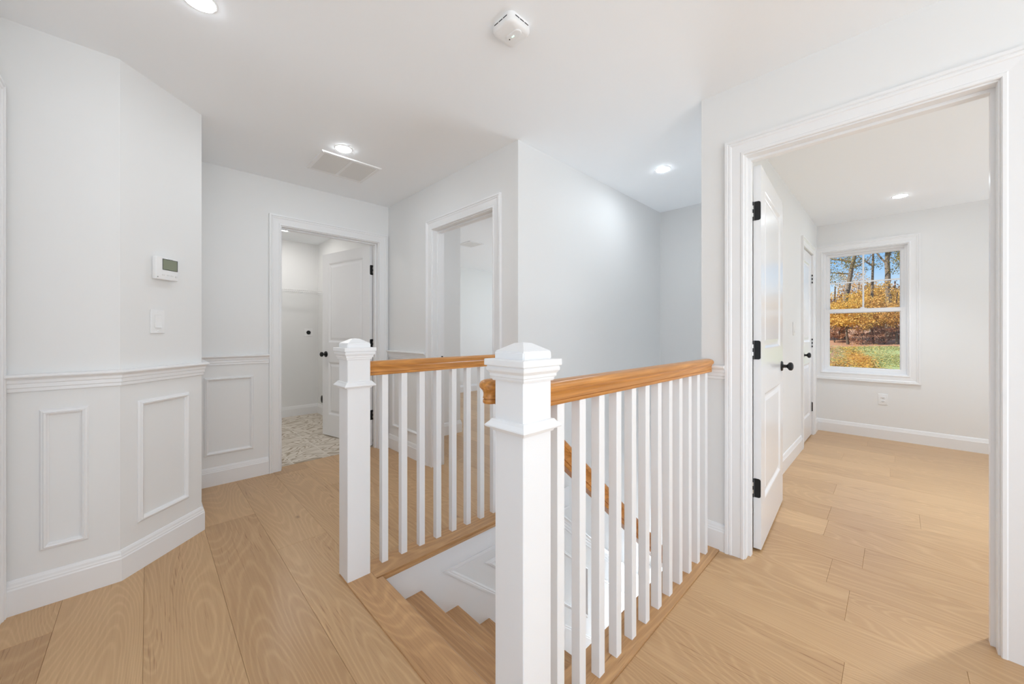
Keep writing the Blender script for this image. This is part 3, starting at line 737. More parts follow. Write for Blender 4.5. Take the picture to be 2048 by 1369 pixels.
# sweep in the vertical plane: profile's height along the in-plane normal, width along Y
sweep(bm, [(v, u) for u, v in RAILF[::-1]], pth, (0, -1, 0), cap=True)
half = [(0, 0)] + RAILP + [(0, 0.070)]
t = bmesh.new(); rings = []
for r, z in half:
    rings.append([t.verts.new((pth[0][0] + 0.0005 - r * math.sin(a), YH + r * math.cos(a), pth[0][2] + z)) for a in [math.pi * i / 16 for i in range(17)]])
for A_, B_ in zip(rings[:-1], rings[1:]):
    for i in range(16): t.faces.new((A_[i], A_[i+1], B_[i+1], B_[i]))
bmesh.ops.remove_doubles(t, verts=t.verts[:], dist=1e-6)
merge(bm, t)
bm.transform(off); obj('rail', bm, M['rail'], hr, smooth=True)
for xb in (1.95, 2.75):
    bm = bmesh.new(); zb = 0.898 - 0.866 * (xb - 0.80)
    tube(bm, [(xb, YR - 0.001, zb - 0.07), (xb, YH - 0.02, zb - 0.065), (xb, YH, zb - 0.045), (xb, YH, zb + 0.006)], 0.006, 10)
    lathe(bm, [(0, 0), (0.03, 0), (0.028, 0.006), (0, 0.008)], 20, Matrix.Translation((xb, YR, zb - 0.07)) @ Matrix.Rotation(R(-90), 4, 'X'))
    bm.transform(off); obj('bracket', bm, M['black'], hr, smooth=True)
bm = bmesh.new(); tube(bm, [(0.772, 0.7505, 0.895), (0.772, 0.80, 0.895), (0.772, YH, 0.925)], 0.006, 10)
bm.transform(off); obj('bracket', bm, M['black'], hr, smooth=True)

# ------------------------------------------------------------------ wall devices
def on_wall(name, label, cat, p, n, z, **k): return thing(name, label, cat, (p[0], p[1], z), wall_rot(n[0], n[1]), **k)
c = c45 + t45 * 0.206
th = on_wall('thermostat', 'white digital thermostat with a grey-green screen above the light switch', 'thermostat', (c.x, c.y), (n45.x, n45.y), 1.4905)
bm = bmesh.new(); bbox(bm, -0.056, 0.056, -0.008, 0, -0.052, 0.052, 0.003, 2); obj('back_plate', bm, M['plastic'], th)
bm = bmesh.new(); bbox(bm, -0.061, 0.061, -0.028, -0.006, -0.058, 0.058, 0.004, 3); obj('housing', bm, M['plastic'], th, smooth=True)
bm = bmesh.new(); bbox(bm, -0.026, 0.054, -0.0288, -0.02, -0.005, 0.048, 0.001, 1); sc = obj('screen', bm, M['lcd'], th); sc['label'] = 'grey-green display'
bm = bmesh.new(); sweep(bm, [(0, 0), (0, 0.0010), (0.0018, 0.0010), (0.0018, 0)], [(-0.026, -0.0284, -0.005), (-0.026, -0.0284, 0.048), (0.054, -0.0284, 0.048), (0.054, -0.0284, -0.005)], (0, -1, 0), closed=True)
obj('screen_bezel', bm, M['slot'], sc)
for bx in (-0.022, 0.004, 0.024):
    bm = bmesh.new(); bbox(bm, bx - 0.008, bx + 0.008, -0.0292, -0.026, -0.037, -0.030, 0.0015, 2); obj('button', bm, M['vent'], th)
bm = bmesh.new(); lathe(bm, [(0, 0), (0.006, 0), (0.006, 0.0012), (0, 0.0012)], 20, Matrix.Translation((0.048, -0.028, -0.036)) @ Matrix.Rotation(R(90), 4, 'X')); obj('button', bm, M['vent'], th)
bm = bmesh.new(); lathe(bm, [(0, 0), (0.003, 0), (0.003, 0.001), (0, 0.001)], 14, Matrix.Translation((-0.053, -0.028, -0.047)) @ Matrix.Rotation(R(90), 4, 'X')); obj('sensor_dot', bm, M['grey'], th)
tc = bpy.data.curves.new('lettering', 'FONT'); tc.body = 'Honeywell'; tc.size = 0.0062; tc.align_x = 'CENTER'
to = bpy.data.objects.new('lettering_tmp', tc); COL.objects.link(to)
me = bpy.data.meshes.new_from_object(to.evaluated_get(bpy.context.evaluated_depsgraph_get())); bpy.data.objects.remove(to)
me.transform(Matrix.Translation((0.014, -0.0286, 0.0505)) @ Matrix.Rotation(R(90), 4, 'X')); me.materials.append(M['grey'])
lo = bpy.data.objects.new('lettering', me); COL.objects.link(lo); lo.parent = th

def light_switch(label, p, n, z):
    s = on_wall('light_switch', label, 'light switch', p, n, z)
    bm = bmesh.new(); bbox(bm, -0.0375, 0.0375, -0.0065, 0, -0.061, 0.061, 0.003, 3); obj('wall_plate', bm, M['plastic'], s, smooth=True)
    bm = bmesh.new(); bbox(bm, -0.018, 0.018, -0.0075, -0.003, -0.034, 0.034, 0.0008, 1); obj('rocker_surround', bm, M['vent'], s)
    bm = bmesh.new()
    a = [bm.verts.new((sx * 0.0162, y, z_)) for z_, y in ((-0.032, -0.0125), (-0.002, -0.0085), (0.032, -0.0078)) for sx in (-1, 1)]
    b = [bm.verts.new((sx * 0.0162, -0.003, z_)) for z_ in (-0.032, -0.002, 0.032) for sx in (-1, 1)]
    for q in (0, 2):
        bm.faces.new((a[q], a[q+1], a[q+3], a[q+2])); bm.faces.new((b[q], b[q+1], b[q+3], b[q+2]))
        bm.faces.new((a[q], a[q+2], b[q+2], b[q])); bm.faces.new((a[q+1], a[q+3], b[q+3], b[q+1]))
    bm.faces.new((a[0], a[1], b[1], b[0])); bm.faces.new((a[4], a[5], b[5], b[4]))
    obj('rocker', bm, M['plastic'], s)
    for zz in (-0.048, 0.048):
        bm = bmesh.new(); lathe(bm, [(0, 0), (0.0032, 0), (0.0026, 0.0012), (0, 0.0014)], 14, Matrix.Translation((0, -0.0064, zz)) @ Matrix.Rotation(R(90), 4, 'X')); obj('screw', bm, M['plastic'], s, smooth=True)
    return s
c = c45 + t45 * 0.177
light_switch('white rocker light switch below the thermostat on the clipped corner', (c.x, c.y), (n45.x, n45.y), 1.2155)
light_switch('white light switch on the bedroom wall before the closet door', (4.272, 0.655), (0, -1), 1.198)

ou = on_wall('wall_outlet', 'white duplex power outlet under the bedroom window', 'power outlet', (XF, 0.092), (-1, 0), 0.432)
bm = bmesh.new(); bbox(bm, -0.0375, 0.0375, -0.0065, 0, -0.059, 0.059, 0.003, 3); obj('wall_plate', bm, M['plastic'], ou, smooth=True)
for zz in (-0.0195, 0.0195):
    bm = bmesh.new(); bbox(bm, -0.017, 0.017, -0.009, -0.004, zz - 0.0135, zz + 0.0135, 0.003, 2); so = obj('socket', bm, M['plastic'], ou, smooth=True)
    bm = bmesh.new(); box(bm, -0.0075, -0.0050, -0.0094, -0.008, zz - 0.003, zz + 0.005); box(bm, 0.0050, 0.0075, -0.0094, -0.008, zz - 0.003, zz + 0.005)
    lathe(bm, [(0, 0), (0.0028, 0), (0.0028, 0.0014), (0, 0.0014)], 12, Matrix.Translation((0, -0.008, zz - 0.0085)) @ Matrix.Rotation(R(90), 4, 'X'))
    obj('slot', bm, M['slot'], so)

do = on_wall('dryer_outlet', 'square white wall plate with a round black dryer socket', 'power outlet', (1.642, 5.85), (0, -1), 1.166)
bm = bmesh.new(); bbox(bm, -0.055, 0.055, -0.007, 0, -0.055, 0.055, 0.003, 3); obj('wall_plate', bm, M['plastic'], do, smooth=True)
bm = bmesh.new(); lathe(bm, [(0, 0), (0.0275, 0), (0.0275, 0.006), (0.025, 0.008), (0, 0.008)], 28, Matrix.Translation((0, -0.0065, 0)) @ Matrix.Rotation(R(90), 4, 'X')); so = obj('receptacle', bm, M['black'], do, smooth=True); so['label'] = 'round black socket'
bm = bmesh.new()
for a in (R(35), R(145), R(270)):
    merge_m = Matrix.Translation((0.012 * math.cos(a), -0.0147, 0.012 * math.sin(a))) @ Matrix.Rotation(-a, 4, 'Y')
    t = bmesh.new(); box(t, -0.005, 0.005, -0.0006, 0.0006, -0.0014, 0.0014); merge(bm, t, merge_m)
obj('slot', bm, M['slot'], so)

dv = on_wall('dryer_vent', 'round metal dryer duct collar low on the laundry wall', 'duct', (1.77, 5.52), (-1, 0), 0.245)
bm = bmesh.new(); lathe(bm, [(0.052, 0.0), (0.068, 0.0), (0.068, 0.003), (0.054, 0.005), (0.054, 0.05), (0.051, 0.05), (0.051, 0.0)], 32, Matrix.Rotation(R(90), 4, 'X')); obj('collar', bm, M['steel'], dv, smooth=True)
bm = bmesh.new(); lathe(bm, [(0, 0.001), (0.0512, 0.001), (0.0512, 0.002), (0, 0.002)], 32, Matrix.Rotation(R(90), 4, 'X')); obj('duct_opening', bm, M['slot'], dv)

# wire shelf along the laundry back wall
ws = thing('wire_shelf', 'white wire shelf along the laundry back wall', 'shelf', (0.95, 5.85, 1.735))
SX0, SX1, SD = -0.845, 0.815, 0.30
def rod(bm, a, b, r, seg=6): tube(bm, [a, b], r, seg)
bm = bmesh.new()
x = SX0 + 0.01
while x < SX1:
    tube(bm, [(x, -0.004, 0), (x, -SD, 0), (x, -SD - 0.004, -0.012), (x, -SD - 0.004, -0.045)], 0.0016, 5); x += 0.0254
obj('wire_deck', bm, M['wire'], ws)
for y, z, r in ((-0.006, -0.003, 0.003), (-0.15, -0.004, 0.003), (-SD, 0.0, 0.003), (-SD - 0.005, -0.024, 0.0025), (-SD - 0.005, -0.046, 0.0038)):
    bm = bmesh.new(); rod(bm, (SX0, y, z), (SX1, y, z), r, 8); obj('long_rod', bm, M['wire'], ws)
for x in (SX1 + 0.002,):
    bm = bmesh.new(); bbox(bm, x - 0.012, x + 0.003, -SD - 0.012, -SD + 0.02, -0.052, 0.006, 0.002, 1); bbox(bm, x - 0.003, x + 0.003, -SD, 0, -0.006, 0.002, 0.001, 1); obj('end_bracket', bm, M['wire'], ws)
for x in (0.62, 0.30, -0.02, -0.34, -0.66):
    bm = bmesh.new(); bbox(bm, x - 0.006, x + 0.006, -0.010, -0.0005, -0.010, 0.006, 0.001, 1); obj('wall_clip', bm, M['wire'], ws)

# ------------------------------------------------------------------ ceiling devices
def downlight(label, x, y, k=1.0, col=(0.86, 0.935, 1.0)):
    d = thing('ceiling_light', label, 'ceiling light', (x, y, CE), group=None)
    bm = bmesh.new(); lathe(bm, [(0.048, 0.0), (0.058, 0.0), (0.0575, -0.0012), (0.053, -0.0022), (0.0484, -0.0022)], 40); obj('trim_ring', bm, M['plastic'], d, smooth=True)
    bm = bmesh.new(); lathe(bm, [(0.0485, -0.001), (0.0485, -0.0034), (0.043, -0.0052), (0.030, -0.0068), (0.015, -0.0076), (0, -0.008)], 36); obj('lens', bm, lens(k, col), d, smooth=True)
    return d
downlight('glowing recessed light just beside the large ceiling return grille', 0.974, 2.675, 1.35)
downlight('glowing recessed light in the ceiling over the stairwell', 2.882, 1.268, 1.35)
downlight('glowing recessed light cut by the top edge of the picture', 0.143, 1.872, 0.65)
downlight('glowing recessed light in the laundry room ceiling', 1.215, 5.28, 1.8, (1.0, 0.975, 0.94))
downlight('glowing recessed light in the bedroom ceiling before the window', 5.03, -0.033, 0.8)
downlight('recessed light in the laundry ceiling out of sight', 0.62, 4.55, 2.0, (1.0, 0.975, 0.94))  # this lamp and those below are unseen, added as fill light
downlight('recessed light in the hall ceiling behind the viewer', 0.1, -0.75, 0.5)
downlight('recessed light in the hall ceiling over the open area behind the viewer', -0.1, -1.5, 0.8)
downlight('recessed light at the far end of the hall ceiling behind the viewer', 0.2, -2.3)
downlight('recessed light by the window at the end of the hall behind the viewer', 0.5, -4.2)
downlight('recessed light in the bedroom ceiling near its hidden wall', 3.3, -0.8, 3.0)
downlight('recessed light in the bedroom ceiling away from the window side', 5.03, -2.1, 1.0)
downlight('recessed light in the second bedroom ceiling', 2.6, 2.45)
downlight('recessed light deep in the second bedroom ceiling', 5.6, 4.6)

gr = thing('return_grille', 'large white return air grille with two louvred fields in the hall ceiling', 'air vent', (1.086, 2.977, CE))
w, d_ = 0.216, 0.19
bm = bmesh.new(); sweep(bm, [(0, 0), (0.028, 0), (0.028, 0.004), (0.024, 0.008), (0.002, 0.009), (0, 0.006)], [(-w + 0.028, -d_ + 0.028, 0), (w - 0.028, -d_ + 0.028, 0), (w - 0.028, d_ - 0.028, 0), (-w + 0.028, d_ - 0.028, 0)], (0, 0, -1), closed=True)
obj('frame', bm, M['plastic'], gr)
bm = bmesh.new(); box(bm, -0.010, 0.010, -d_ + 0.029, d_ - 0.029, -0.008, -0.001); obj('divider', bm, M['plastic'], gr)
for sx in (-1, 1):
    bm = bmesh.new(); x0, x1 = (0.010, w - 0.028) if sx > 0 else (-w + 0.028, -0.010)
    y = -d_ + 0.032
    while y < d_ - 0.034:
        vv = [bm.verts.new(p) for p in ((x0, y, -0.002), (x1, y, -0.002), (x1, y + 0.0085, -0.0078), (x0, y + 0.0085, -0.0078))]; bm.faces.new(vv)
        y += 0.0085
    obj('louvre_field', bm, M['vent'], gr)
    bm = bmesh.new(); box(bm, x0, x1, -d_ + 0.028, d_ - 0.028, -0.0012, 0); obj('louvre_backing', bm, M['duct'], gr)
for sx in (-1, 1):
    for sy in (-1, 1):
        bm = bmesh.new(); lathe(bm, [(0, -0.0085), (0.0045, -0.0085), (0.0038, -0.0105), (0, -0.011)], 14, Matrix.Translation((sx * (w - 0.014), sy * (d_ - 0.014), 0))); obj('screw', bm, M['vent'], gr, smooth=True)

rg = thing('ceiling_register', 'white air register in the second bedroom ceiling', 'air vent', (3.32, 4.255, CE))
bm = bmesh.new(); a, b_ = 0.125, 0.145
sweep(bm, [(0, 0), (0.024, 0), (0.024, 0.004), (0.020, 0.009), (0, 0.008)], [(-a, -b_, 0), (-a, b_, 0), (a, b_, 0), (a, -b_, 0)], (0, 0, -1), closed=True); obj('frame', bm, M['plastic'], rg)
bm = bmesh.new()
y = -b_ + 0.006
while y < b_ - 0.01:
    vv = [bm.verts.new(p) for p in ((-a, y, -0.002), (a, y, -0.002), (a, y + 0.013, -0.0085), (-a, y + 0.013, -0.0085))]; bm.faces.new(vv); y += 0.013
obj('louvre_field', bm, M['vent'], rg)

sd = thing('smoke_detector', 'square white smoke detector with rounded corners on the hall ceiling', 'smoke detector', (1.083, 1.114, CE))
def rsq(h, r, k=8):
    out = []
    for cx, cy, a0 in ((h-r, h-r, 0), (-h+r, h-r, 90), (-h+r, -h+r, 180), (h-r, -h+r, 270)):
        out += [(cx + r * math.cos(R(a0 + 90 * i / k)), cy + r * math.sin(R(a0 + 90 * i / k))) for i in range(k + 1)]
    return out
def loft(bm, rings):
    rr = [[bm.verts.new(p) for p in ring] for ring in rings]
    for a, b in zip(rr[:-1], rr[1:]):
        for i in range(len(a)): bm.faces.new((a[i], a[(i+1) % len(a)], b[(i+1) % len(a)], b[i]))
    bm.faces.new(rr[0]); bm.faces.new(rr[-1][::-1])
bm = bmesh.new(); loft(bm, [[(x, y, z) for x, y in rsq(h, r)] for h, r, z in ((0.058, 0.024, 0), (0.058, 0.024, -0.008), (0.061, 0.026, -0.010), (0.061, 0.026, -0.030), (0.058, 0.024, -0.037), (0.052, 0.020, -0.041), (0.040, 0.014, -0.0425))])
obj('housing', bm, M['plastic'], sd, smooth=True)
for k in (-1, 0, 1):
    for ax in (0, 1):
        bm = bmesh.new(); p = k * 0.026
        if ax == 0: box(bm, -0.0616, -0.0580, p - 0.0110, p + 0.0110, -0.0175, -0.0135)
        else: box(bm, p - 0.0110, p + 0.0110, -0.0616, -0.0580, -0.0175, -0.0135)
        obj('vent_slot', bm, M['slot'], sd)
def stadium(l, r, k=10): return [(r * math.cos(R(a)), l + r * math.sin(R(a))) for a in [180 * i / k for i in range(k + 1)]] + [(-r * math.cos(R(a)), -l - r * math.sin(R(a))) for a in [180 * i / k for i in range(k + 1)]]
bm = bmesh.new(); loft(bm, [[(0.006 + x, -0.007 + y, z) for x, y in stadium(0.020, r)] for r, z in ((0.018, -0.038), (0.018, -0.044), (0.016, -0.046), (0.010, -0.0465))])
bt = obj('test_button', bm, M['plastic'], sd, smooth=True)
bm = bmesh.new(); bbox(bm, 0.002, 0.008, -0.011, 0.003, -0.0475, -0.045, 0.001, 1); obj('status_light', bm, M['led'], bt)['label'] = 'small green status light'
bm = bmesh.new(); lathe(bm, [(0, -0.045), (0.0028, -0.045), (0.0028, -0.0475), (0, -0.0475)], 12, Matrix.Translation((0.006, 0.017, 0))); obj('sensor_hole', bm, M['slot'], bt)

# ------------------------------------------------------------------ outdoors
def gz(x, y):
    k = [(5.9, -2.9), (9, -1.9), (14, -0.55), (18, -0.22), (30, 0.40), (45, 1.5), (80, 3.0), (140, 5.0)]
    for (xa_, za), (xb_, zb_) in zip(k[:-1], k[1:]):
        if x <= xb_: 
            t = (x - xa_) / (xb_ - xa_); return za + (zb_ - za) * t + 0.05 * math.sin(x * 0.9 + y * 1.3) * min(1, max(0, (x - 8) / 6))
    return k[-1][1]
bm = bmesh.new(); xs = [5.9 + i * 0.8 for i in range(60)] + [55 + i * 8 for i in range(11)]; ys = [-34 + i * 1.5 for i in range(48)]
g = [[bm.verts.new((x, y, gz(x, y))) for y in ys] for x in xs]
for i in range(len(xs) - 1):
    for j in range(len(ys) - 1): bm.faces.new((g[i][j], g[i+1][j], g[i+1][j+1], g[i][j+1]))
struct('ground', bm, M['ground'], 'sloping lawn rising to leaf-covered woodland floor outside the window', 'ground', smooth=True)

rng = np.random.default_rng(5)
def leaves_mesh(name, C, size, m, parent=None, flat=0.0):
    """one small folded leaf blade per centre in C"""
    n = len(C); size = size * rng.uniform(0.6, 1.3, n)
    a = rng.normal(size=(n, 3)); a /= np.linalg.norm(a, axis=1)[:, None]
    b = rng.normal(size=(n, 3)); b -= (b * a).sum(1)[:, None] * a; b /= np.linalg.norm(b, axis=1)[:, None]
    if flat:
        a[:, 2] *= 1 - flat; b[:, 2] *= 1 - flat
    nn = np.cross(a, b)
    s = size[:, None]
    Vv = np.stack([C - a * s * 0.6, C + b * s * 0.34 + nn * s * 0.10, C + a * s * 0.6, C - b * s * 0.34 + nn * s * 0.10], 1).reshape(-1, 3)
    me = bpy.data.meshes.new(name)
    idx = np.arange(n * 4, dtype=np.int32)
    me.vertices.add(n * 4); me.vertices.foreach_set('co', Vv.astype(np.float32).ravel())
    me.loops.add(n * 4); me.loops.foreach_set('vertex_index', idx)
    me.polygons.add(n); me.polygons.foreach_set('loop_start', idx[::4]); me.polygons.foreach_set('loop_total', np.full(n, 4, np.int32))
    me.update(calc_edges=True)
    at = me.attributes.new('tint', 'FLOAT', 'FACE'); at.data.foreach_set('value', rng.random(n).astype(np.float32))
    me.materials.append(m)
    o = bpy.data.objects.new(name, me); COL.objects.link(o)
    if parent: o.parent = parent
    return o

def tree(label, base, path, r0, branches, blobs, n, size, lm, bark='bark', name='tree', group=None):
    """path: trunk points relative to base; branches: lists of points; blobs: (centre, radii, share) of foliage"""
    root = thing(name, label, 'tree' if name == 'tree' else 'shrub', base, 0, group)
    bm = bmesh.new()
    k = len(path)
    # smooth the trunk a little
    P = [V(p) for p in path]; pts = []
    for i in range(k - 1):
        for q in range(4): pts.append(P[i].lerp(P[i+1], q / 4) + V((rng.normal() * r0 * 0.10, rng.normal() * r0 * 0.10, 0)))
    pts.append(P[-1])
    tube(bm, pts, [r0 * (1 - 0.72 * i / (len(pts) - 1)) * (1.25 if i == 0 else 1) for i in range(len(pts))], 9)
    for br in branches:
        B = [V(p) for p in br[1:]]; bp = []
        for i in range(len(B) - 1):
            for q in range(3): bp.append(B[i].lerp(B[i+1], q / 3) + V(rng.normal(size=3) * br[0] * 0.4))
        bp.append(B[-1])
        tube(bm, bp, [br[0] * (1 - 0.8 * i / (len(bp) - 1)) for i in range(len(bp))], 6)
        # twigs
        for q in range(7):
            s = bp[rng.integers(len(bp) // 3, len(bp))]; d = V(rng.normal(size=3)); d.z = abs(d.z) * 0.6
            tube(bm, [s, s + d * 0.25, s + d * 0.5 + V((0, 0, 0.1))], [br[0] * 0.28, br[0] * 0.2, br[0] * 0.06], 4)
    obj('trunk', bm, M[bark], root, smooth=True)
    tot = sum(b[2] for b in blobs); C = []
    for c, rad, share in blobs:
        m_ = int(n * share / tot)
        # clustered: sprays inside the blob
        nc = max(6, m_ // 38); cc = rng.normal(size=(nc, 3)); cc /= np.linalg.norm(cc, axis=1)[:, None]; cc *= rng.random((nc, 1)) ** 0.4
        pick = rng.integers(0, nc, m_)
        C.append(np.array(c) + (cc[pick] + rng.normal(size=(m_, 3)) * 0.13) * np.array(rad))
    leaves_mesh('foliage', np.concatenate(C), size, M[lm], root)
    return root

def B(x, y): return (x, y, gz(x, y) - 0.05)
# the leaning trunk in the upper sash, two upright ones, then the wood behind
tree('tall leaning grey tree trunk with thin branches in the window view', B(34, 2.58), [(0, 0, 0), (0.2, -0.14, 2.1), (0.3, -0.35, 3.9), (0.3, -0.74, 6.2), (0.4, -0.76, 9.2), (0.6, -0.7, 12)], 0.18,
     [(0.08, (0.3, -0.68, 5.3), (0.4, 0.45, 5.7), (0.4, 1.4, 6.4)), (0.06, (0.3, -0.7, 6.0), (0.2, -1.5, 6.8), (0.2, -2.2, 7.2)), (0.06, (0.3, -0.7, 6.8), (0.3, 0.35, 7.4), (0.3, 1.2, 7.6)), (0.05, (0.3, -0.5, 4.8), (0.1, -1.3, 5.3), (0.1, -1.9, 6.0)), (0.05, (0.3, -0.6, 4.5), (0.3, 0.4, 4.7), (0.3, 1.3, 5.3)), (0.05, (0.3, -0.74, 7.6), (0.2, -1.4, 7.9), (0.2, -2.4, 8.0))],
     [((0.2, 0.6, 6.4), (1.4, 1.5, 1.6), 5), ((0.2, -1.6, 6.9), (1.3, 1.3, 1.4), 3), ((0.2, 0.3, 4.7), (1.2, 1.5, 1.1), 4)], 4200, 0.075, 'leaf_green', 'bark')
tree('slim upright tree between the two window panes', B(36, 1.16), [(0, 0, 0), (0.05, -0.05, 3.4), (0.1, -0.13, 6.8), (0.1, -0.1, 11)], 0.10,
     [(0.05, (0.05, -0.1, 5.0), (0.2, 0.6, 5.7), (0.2, 1.0, 6.6)), (0.04, (0.1, -0.1, 6.1), (0.1, -0.7, 6.9), (0.1, -1.2, 7.1)), (0.04, (0.1, -0.1, 7.1), (0.1, 0.7, 7.6), (0.1, 1.2, 8.1))],
     [((0, 0.4, 5.4), (1.2, 1.1, 1.0), 2), ((0, -0.2, 7.7), (1.4, 1.6, 1.2), 3)], 2400, 0.075, 'leaf_green', 'bark')
tree('dark forked tree at the window edge with dense green leaves', B(35, 0.30), [(0, 0, 0), (0.0, 0.02, 2.8), (0.1, 0.05, 5.9), (0.1, 0.35, 7.9), (0.1, 0.8, 11)], 0.19,
     [(0.11, (0.1, 0.02, 5.4), (0.1, -0.28, 7.0), (0.2, -0.56, 9.0)), (0.07, (0.05, 0.04, 5.0), (0.1, 0.8, 6.3), (0.1, 1.35, 7.5)), (0.06, (0.1, 0.05, 5.9), (0.1, -0.7, 6.4), (0.1, -1.1, 7.2))],
     [((0.1, 0.2, 7.2), (1.3, 0.9, 1.3), 4), ((0.2, -0.45, 5.3), (1.2, 0.6, 1.2), 3)], 4600, 0.075, 'leaf_green', 'bark')
gold = [(31.2, 2.05, 2.9, 'leaf_gold'), (32.4, 0.95, 2.8, 'leaf_gold'), (31.4, -0.1, 3.1, 'leaf_orange'), (33.2, 3.4, 2.7, 'leaf_gold'), (33.4, -1.5, 3.0, 'leaf_orange'), (33, -3.2, 3.0, 'leaf_gold'), (39, 1.9, 4.2, 'leaf_orange'), (34, 5.2, 3.1, 'leaf_gold'), (38.5, 0.5, 3.6, 'leaf_gold')]
for i, (x, y, h, lm) in enumerate(gold):
    tree('golden autumn tree in the low wood beyond the lawn', B(x, y), [(0, 0, 0), (0.1, 0.1, h * 0.5), (0.05, 0.0, h)], 0.07,
         [(0.04, (0.1, 0.1, h * 0.4), (0.3, 0.7, h * 0.7), (0.2, 1.0, h * 0.9)), (0.04, (0.1, 0.1, h * 0.45), (0.0, -0.7, h * 0.7), (0.2, -1.1, h * 0.85))],
         [((0, 0, h * 0.70), (1.4, 1.25, h * 0.30), 6), ((-0.3, -0.5, h * 0.52), (1.0, 1.0, h * 0.20), 3), ((0, 0.6, h * 0.95), (1.0, 0.9, h * 0.24), 1.4)], 7000, 0.075, lm, 'bark_dark', group='golden trees beyond the lawn')
for i, (x, y) in enumerate([(32, 2.75), (31.2, 1.35), (31.6, 0.45), (32.5, -0.6), (34, 3.6), (36, 0.2), (33, -2.0)]):
    tree('bare brown shrub at the edge of the wood', B(x, y), [(0, 0, 0), (0.05, 0.05, 0.6), (0.1, -0.1, 1.3)], 0.03,
         [(0.02, (0, 0, 0.1), (0.1, 0.4, 0.7), (0.1, 0.6, 1.2)), (0.02, (0, 0, 0.1), (0.1, -0.4, 0.6), (0, -0.6, 1.1)), (0.02, (0, 0, 0.1), (0.3, 0.1, 0.7), (0.3, 0.2, 1.3))],
         [((0, 0, 0.65), (0.8, 0.8, 0.5), 1)], 1100, 0.075, 'leaf_brown', 'bark_dark', name='shrub', group='brown shrubs at the edge of the wood')
for i, (x, y, h) in enumerate([(46, 3.9, 4.0), (48, 1.8, 4.4), (46, 0.0, 4.2), (48, -2.2, 4.4), (47, 6.2, 4.4), (47, -5, 4.2)]):
    tree('hazy brown tree deep in the wood behind the golden trees', B(x, y), [(0, 0, 0), (0.1, 0.1, h * 0.6), (0, 0, h)], 0.14,
         [(0.05, (0.1, 0.1, h * 0.4), (0.3, 0.9, h * 0.7), (0.2, 1.4, h * 0.9)), (0.05, (0.1, 0.1, h * 0.45), (0.0, -0.9, h * 0.7), (0.2, -1.4, h * 0.85))],
         [((0, 0, h * 0.45), (1.8, 2.1, h * 0.45), 1)], 3600, 0.17, 'leaf_brown', 'bark_dark', group='brown trees deep in the wood')

def scatter(cx, cy, rx, ry, n, shear=0.0):
    p = rng.normal(size=(n, 2)); X = cx + p[:, 0] * rx; Y = cy + p[:, 1] * ry + shear * (X - cx)
    X = np.clip(X, 10, 60)
    return np.stack([X, Y, np.array([gz(a, b) for a, b in zip(X, Y)]) + 0.055], 1)
lf = np.concatenate([scatter(22.2, 1.08, 2.2, 0.20, 4200, 0.105), scatter(25, 1.9, 4, 0.8, 1300), scatter(18.6, 1.5, 1.6, 0.35, 1500), scatter(22, 0.3, 4, 1.2, 500)])
tag(leaves_mesh('fallen_leaves', lf, 0.085, M['leaf_fallen'], None, 0.8), 'yellow fallen leaves scattered across the lawn', 'leaves', kind='stuff')
n = 26000; X = rng.uniform(16, 29.6, n); Y = X * rng.uniform(-0.06, 0.13, n)
keep = rng.random(n) < np.clip(1.15 - (Y - 0.052 * X + 0.35 * np.sin(X * 1.7) * 0.5) / 1.2, 0.06, 1.0)
X, Y = X[keep], Y[keep]
gp = np.stack([X, Y, np.array([gz(a, b) for a, b in zip(X, Y)]) + 0.012], 1)
tag(leaves_mesh('grass', gp, 0.062, M['grass_blade'], None, 0.25), 'short green grass on the slope outside the window', 'grass', kind='stuff')

# ------------------------------------------------------------------ sky, sun and added fill lights
wd = bpy.data.worlds.new('sky'); S.world = wd; wd.use_nodes = True
nt = wd.node_tree; bg = nt.nodes['Background']
geo = nt.nodes.new('ShaderNodeNewGeometry'); sp = nt.nodes.new('ShaderNodeSeparateXYZ'); nt.links.new(geo.outputs['Incoming'], sp.inputs[0])
ng = nt.nodes.new('ShaderNodeMath'); ng.operation = 'MULTIPLY'; ng.inputs[1].default_value = -1.0; nt.links.new(sp.outputs['Z'], ng.inputs[0])
cr = nt.nodes.new('ShaderNodeValToRGB'); nt.links.new(ng.outputs[0], cr.inputs[0])
E_ = cr.color_ramp.elements; E_[0].position = 0.0; E_[0].color = (0.78, 0.87, 0.95, 1); E_[1].position = 1.0; E_[1].color = (0.10, 0.28, 0.72, 1)
for p_, c_ in ((0.07, (0.72, 0.85, 0.97, 1)), (0.13, (0.36, 0.63, 0.97, 1)), (0.20, (0.22, 0.49, 0.92, 1))):
    e_ = E_.new(p_); e_.color = c_
nt.links.new(cr.outputs[0], bg.inputs['Color']); bg.inputs['Strength'].default_value = 1.0
sl_ = bpy.data.lights.new('sun', 'SUN'); sl_.energy = 6.5; sl_.angle = R(0.6); sl_.color = (1.0, 0.95, 0.88)
so_ = bpy.data.objects.new('sun', sl_); COL.objects.link(so_)
so_.rotation_euler = V((0.52, -0.60, -0.56)).to_track_quat('-Z', 'Y').to_euler()

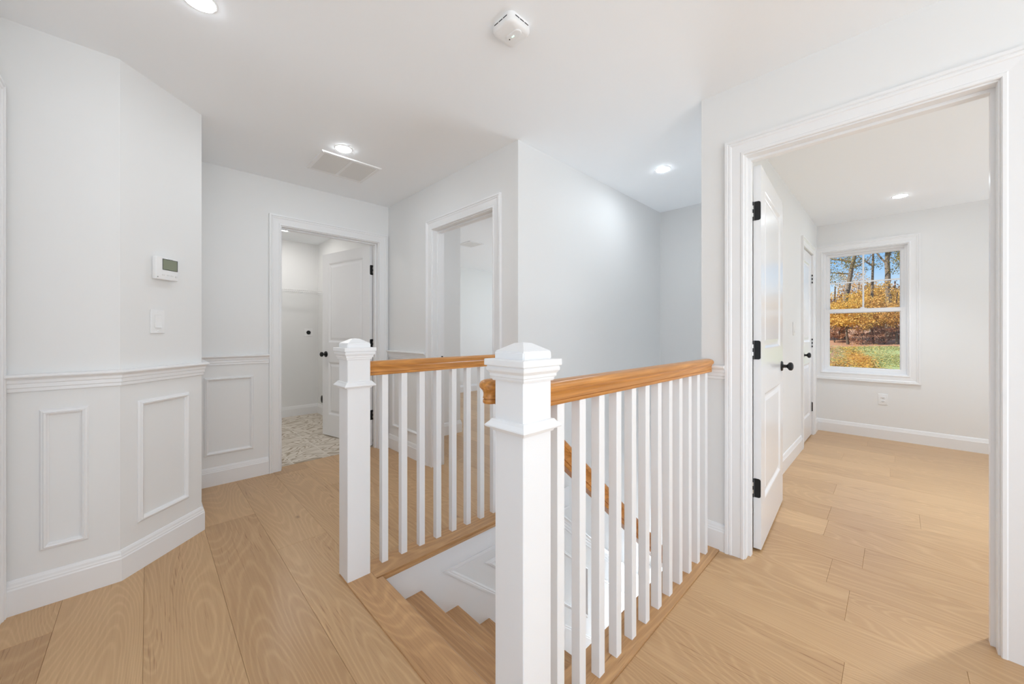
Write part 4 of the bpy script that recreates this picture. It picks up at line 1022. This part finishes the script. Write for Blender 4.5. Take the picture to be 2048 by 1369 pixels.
def fill_area(p, size, direction, power, col=(0.77, 0.89, 1.0)):  # added area fill, set at unseen windows and near hidden floors
    l = bpy.data.lights.new('window_daylight', 'AREA'); l.shape = 'RECTANGLE'; l.size, l.size_y = size; l.energy = power; l.color = col
    o = bpy.data.objects.new('window_daylight', l); COL.objects.link(o); o.location = p
    o.rotation_euler = V(direction).to_track_quat('-Z', 'Y').to_euler()
fill_area((0.3, -5.45, 1.25), (3.0, 1.8), (0, 1, 0.15), HALL_P)
fill_area((-1.55, -0.35, 1.25), (2.0, 1.5), (1, 0, 0.3), SIDE_P)
fill_area((4.2, -3.15, 1.35), (1.9, 1.4), (0, 1, 0.3), BED_P)
fill_area((6.45, 3.4, 1.35), (1.9, 1.4), (-1, 0, 0.3), ROOM2_P)
def beam(x, y, power, size=105):  # spots added to brighten the bedroom floor
    l = bpy.data.lights.new('downlight_beam', 'SPOT'); l.energy = power; l.spot_size = R(size); l.spot_blend = 0.9; l.shadow_soft_size = 0.05; l.color = (0.82, 0.91, 1.0)
    o = bpy.data.objects.new('downlight_beam', l); COL.objects.link(o); o.location = (x, y, CE - 0.03)
beam(3.3, -0.8, 110); beam(5.03, -0.033, 45, 90)
# daylight calls below: unseen uplights added at floor level to brighten the ceilings
fill_area((-0.2, -3.5, 0.04), (2.4, 3.4), (0, 0, 1), HALL_UP)
fill_area((4.1, -2.25, 0.04), (2.8, 1.5), (0, 0, 1), BED_UP)
fill_area((5.4, 3.2, 0.04), (1.8, 2.2), (0, 0, 1), ROOM2_UP)
fill_area((3.6, 1.24, -2.0), (0.4, 0.8), (0, 0, 1), LOWER_P)  # unseen uplight added low in the stairwell to brighten its walls
# ------------------------------------------------------------------ render look
S.view_settings.view_transform = 'Standard'; S.view_settings.look = 'None'
S.view_settings.gamma = 1.0; S.view_settings.use_curve_mapping = False
S.view_settings.exposure = 0.07
cy = S.cycles
cy.max_bounces = 12; cy.diffuse_bounces = 8; cy.adaptive_threshold = 0.02; cy.glossy_bounces = 4; cy.transmission_bounces = 6; cy.transparent_max_bounces = 12
cy.caustics_reflective = False; cy.caustics_refractive = False; cy.sample_clamp_indirect = 6.0
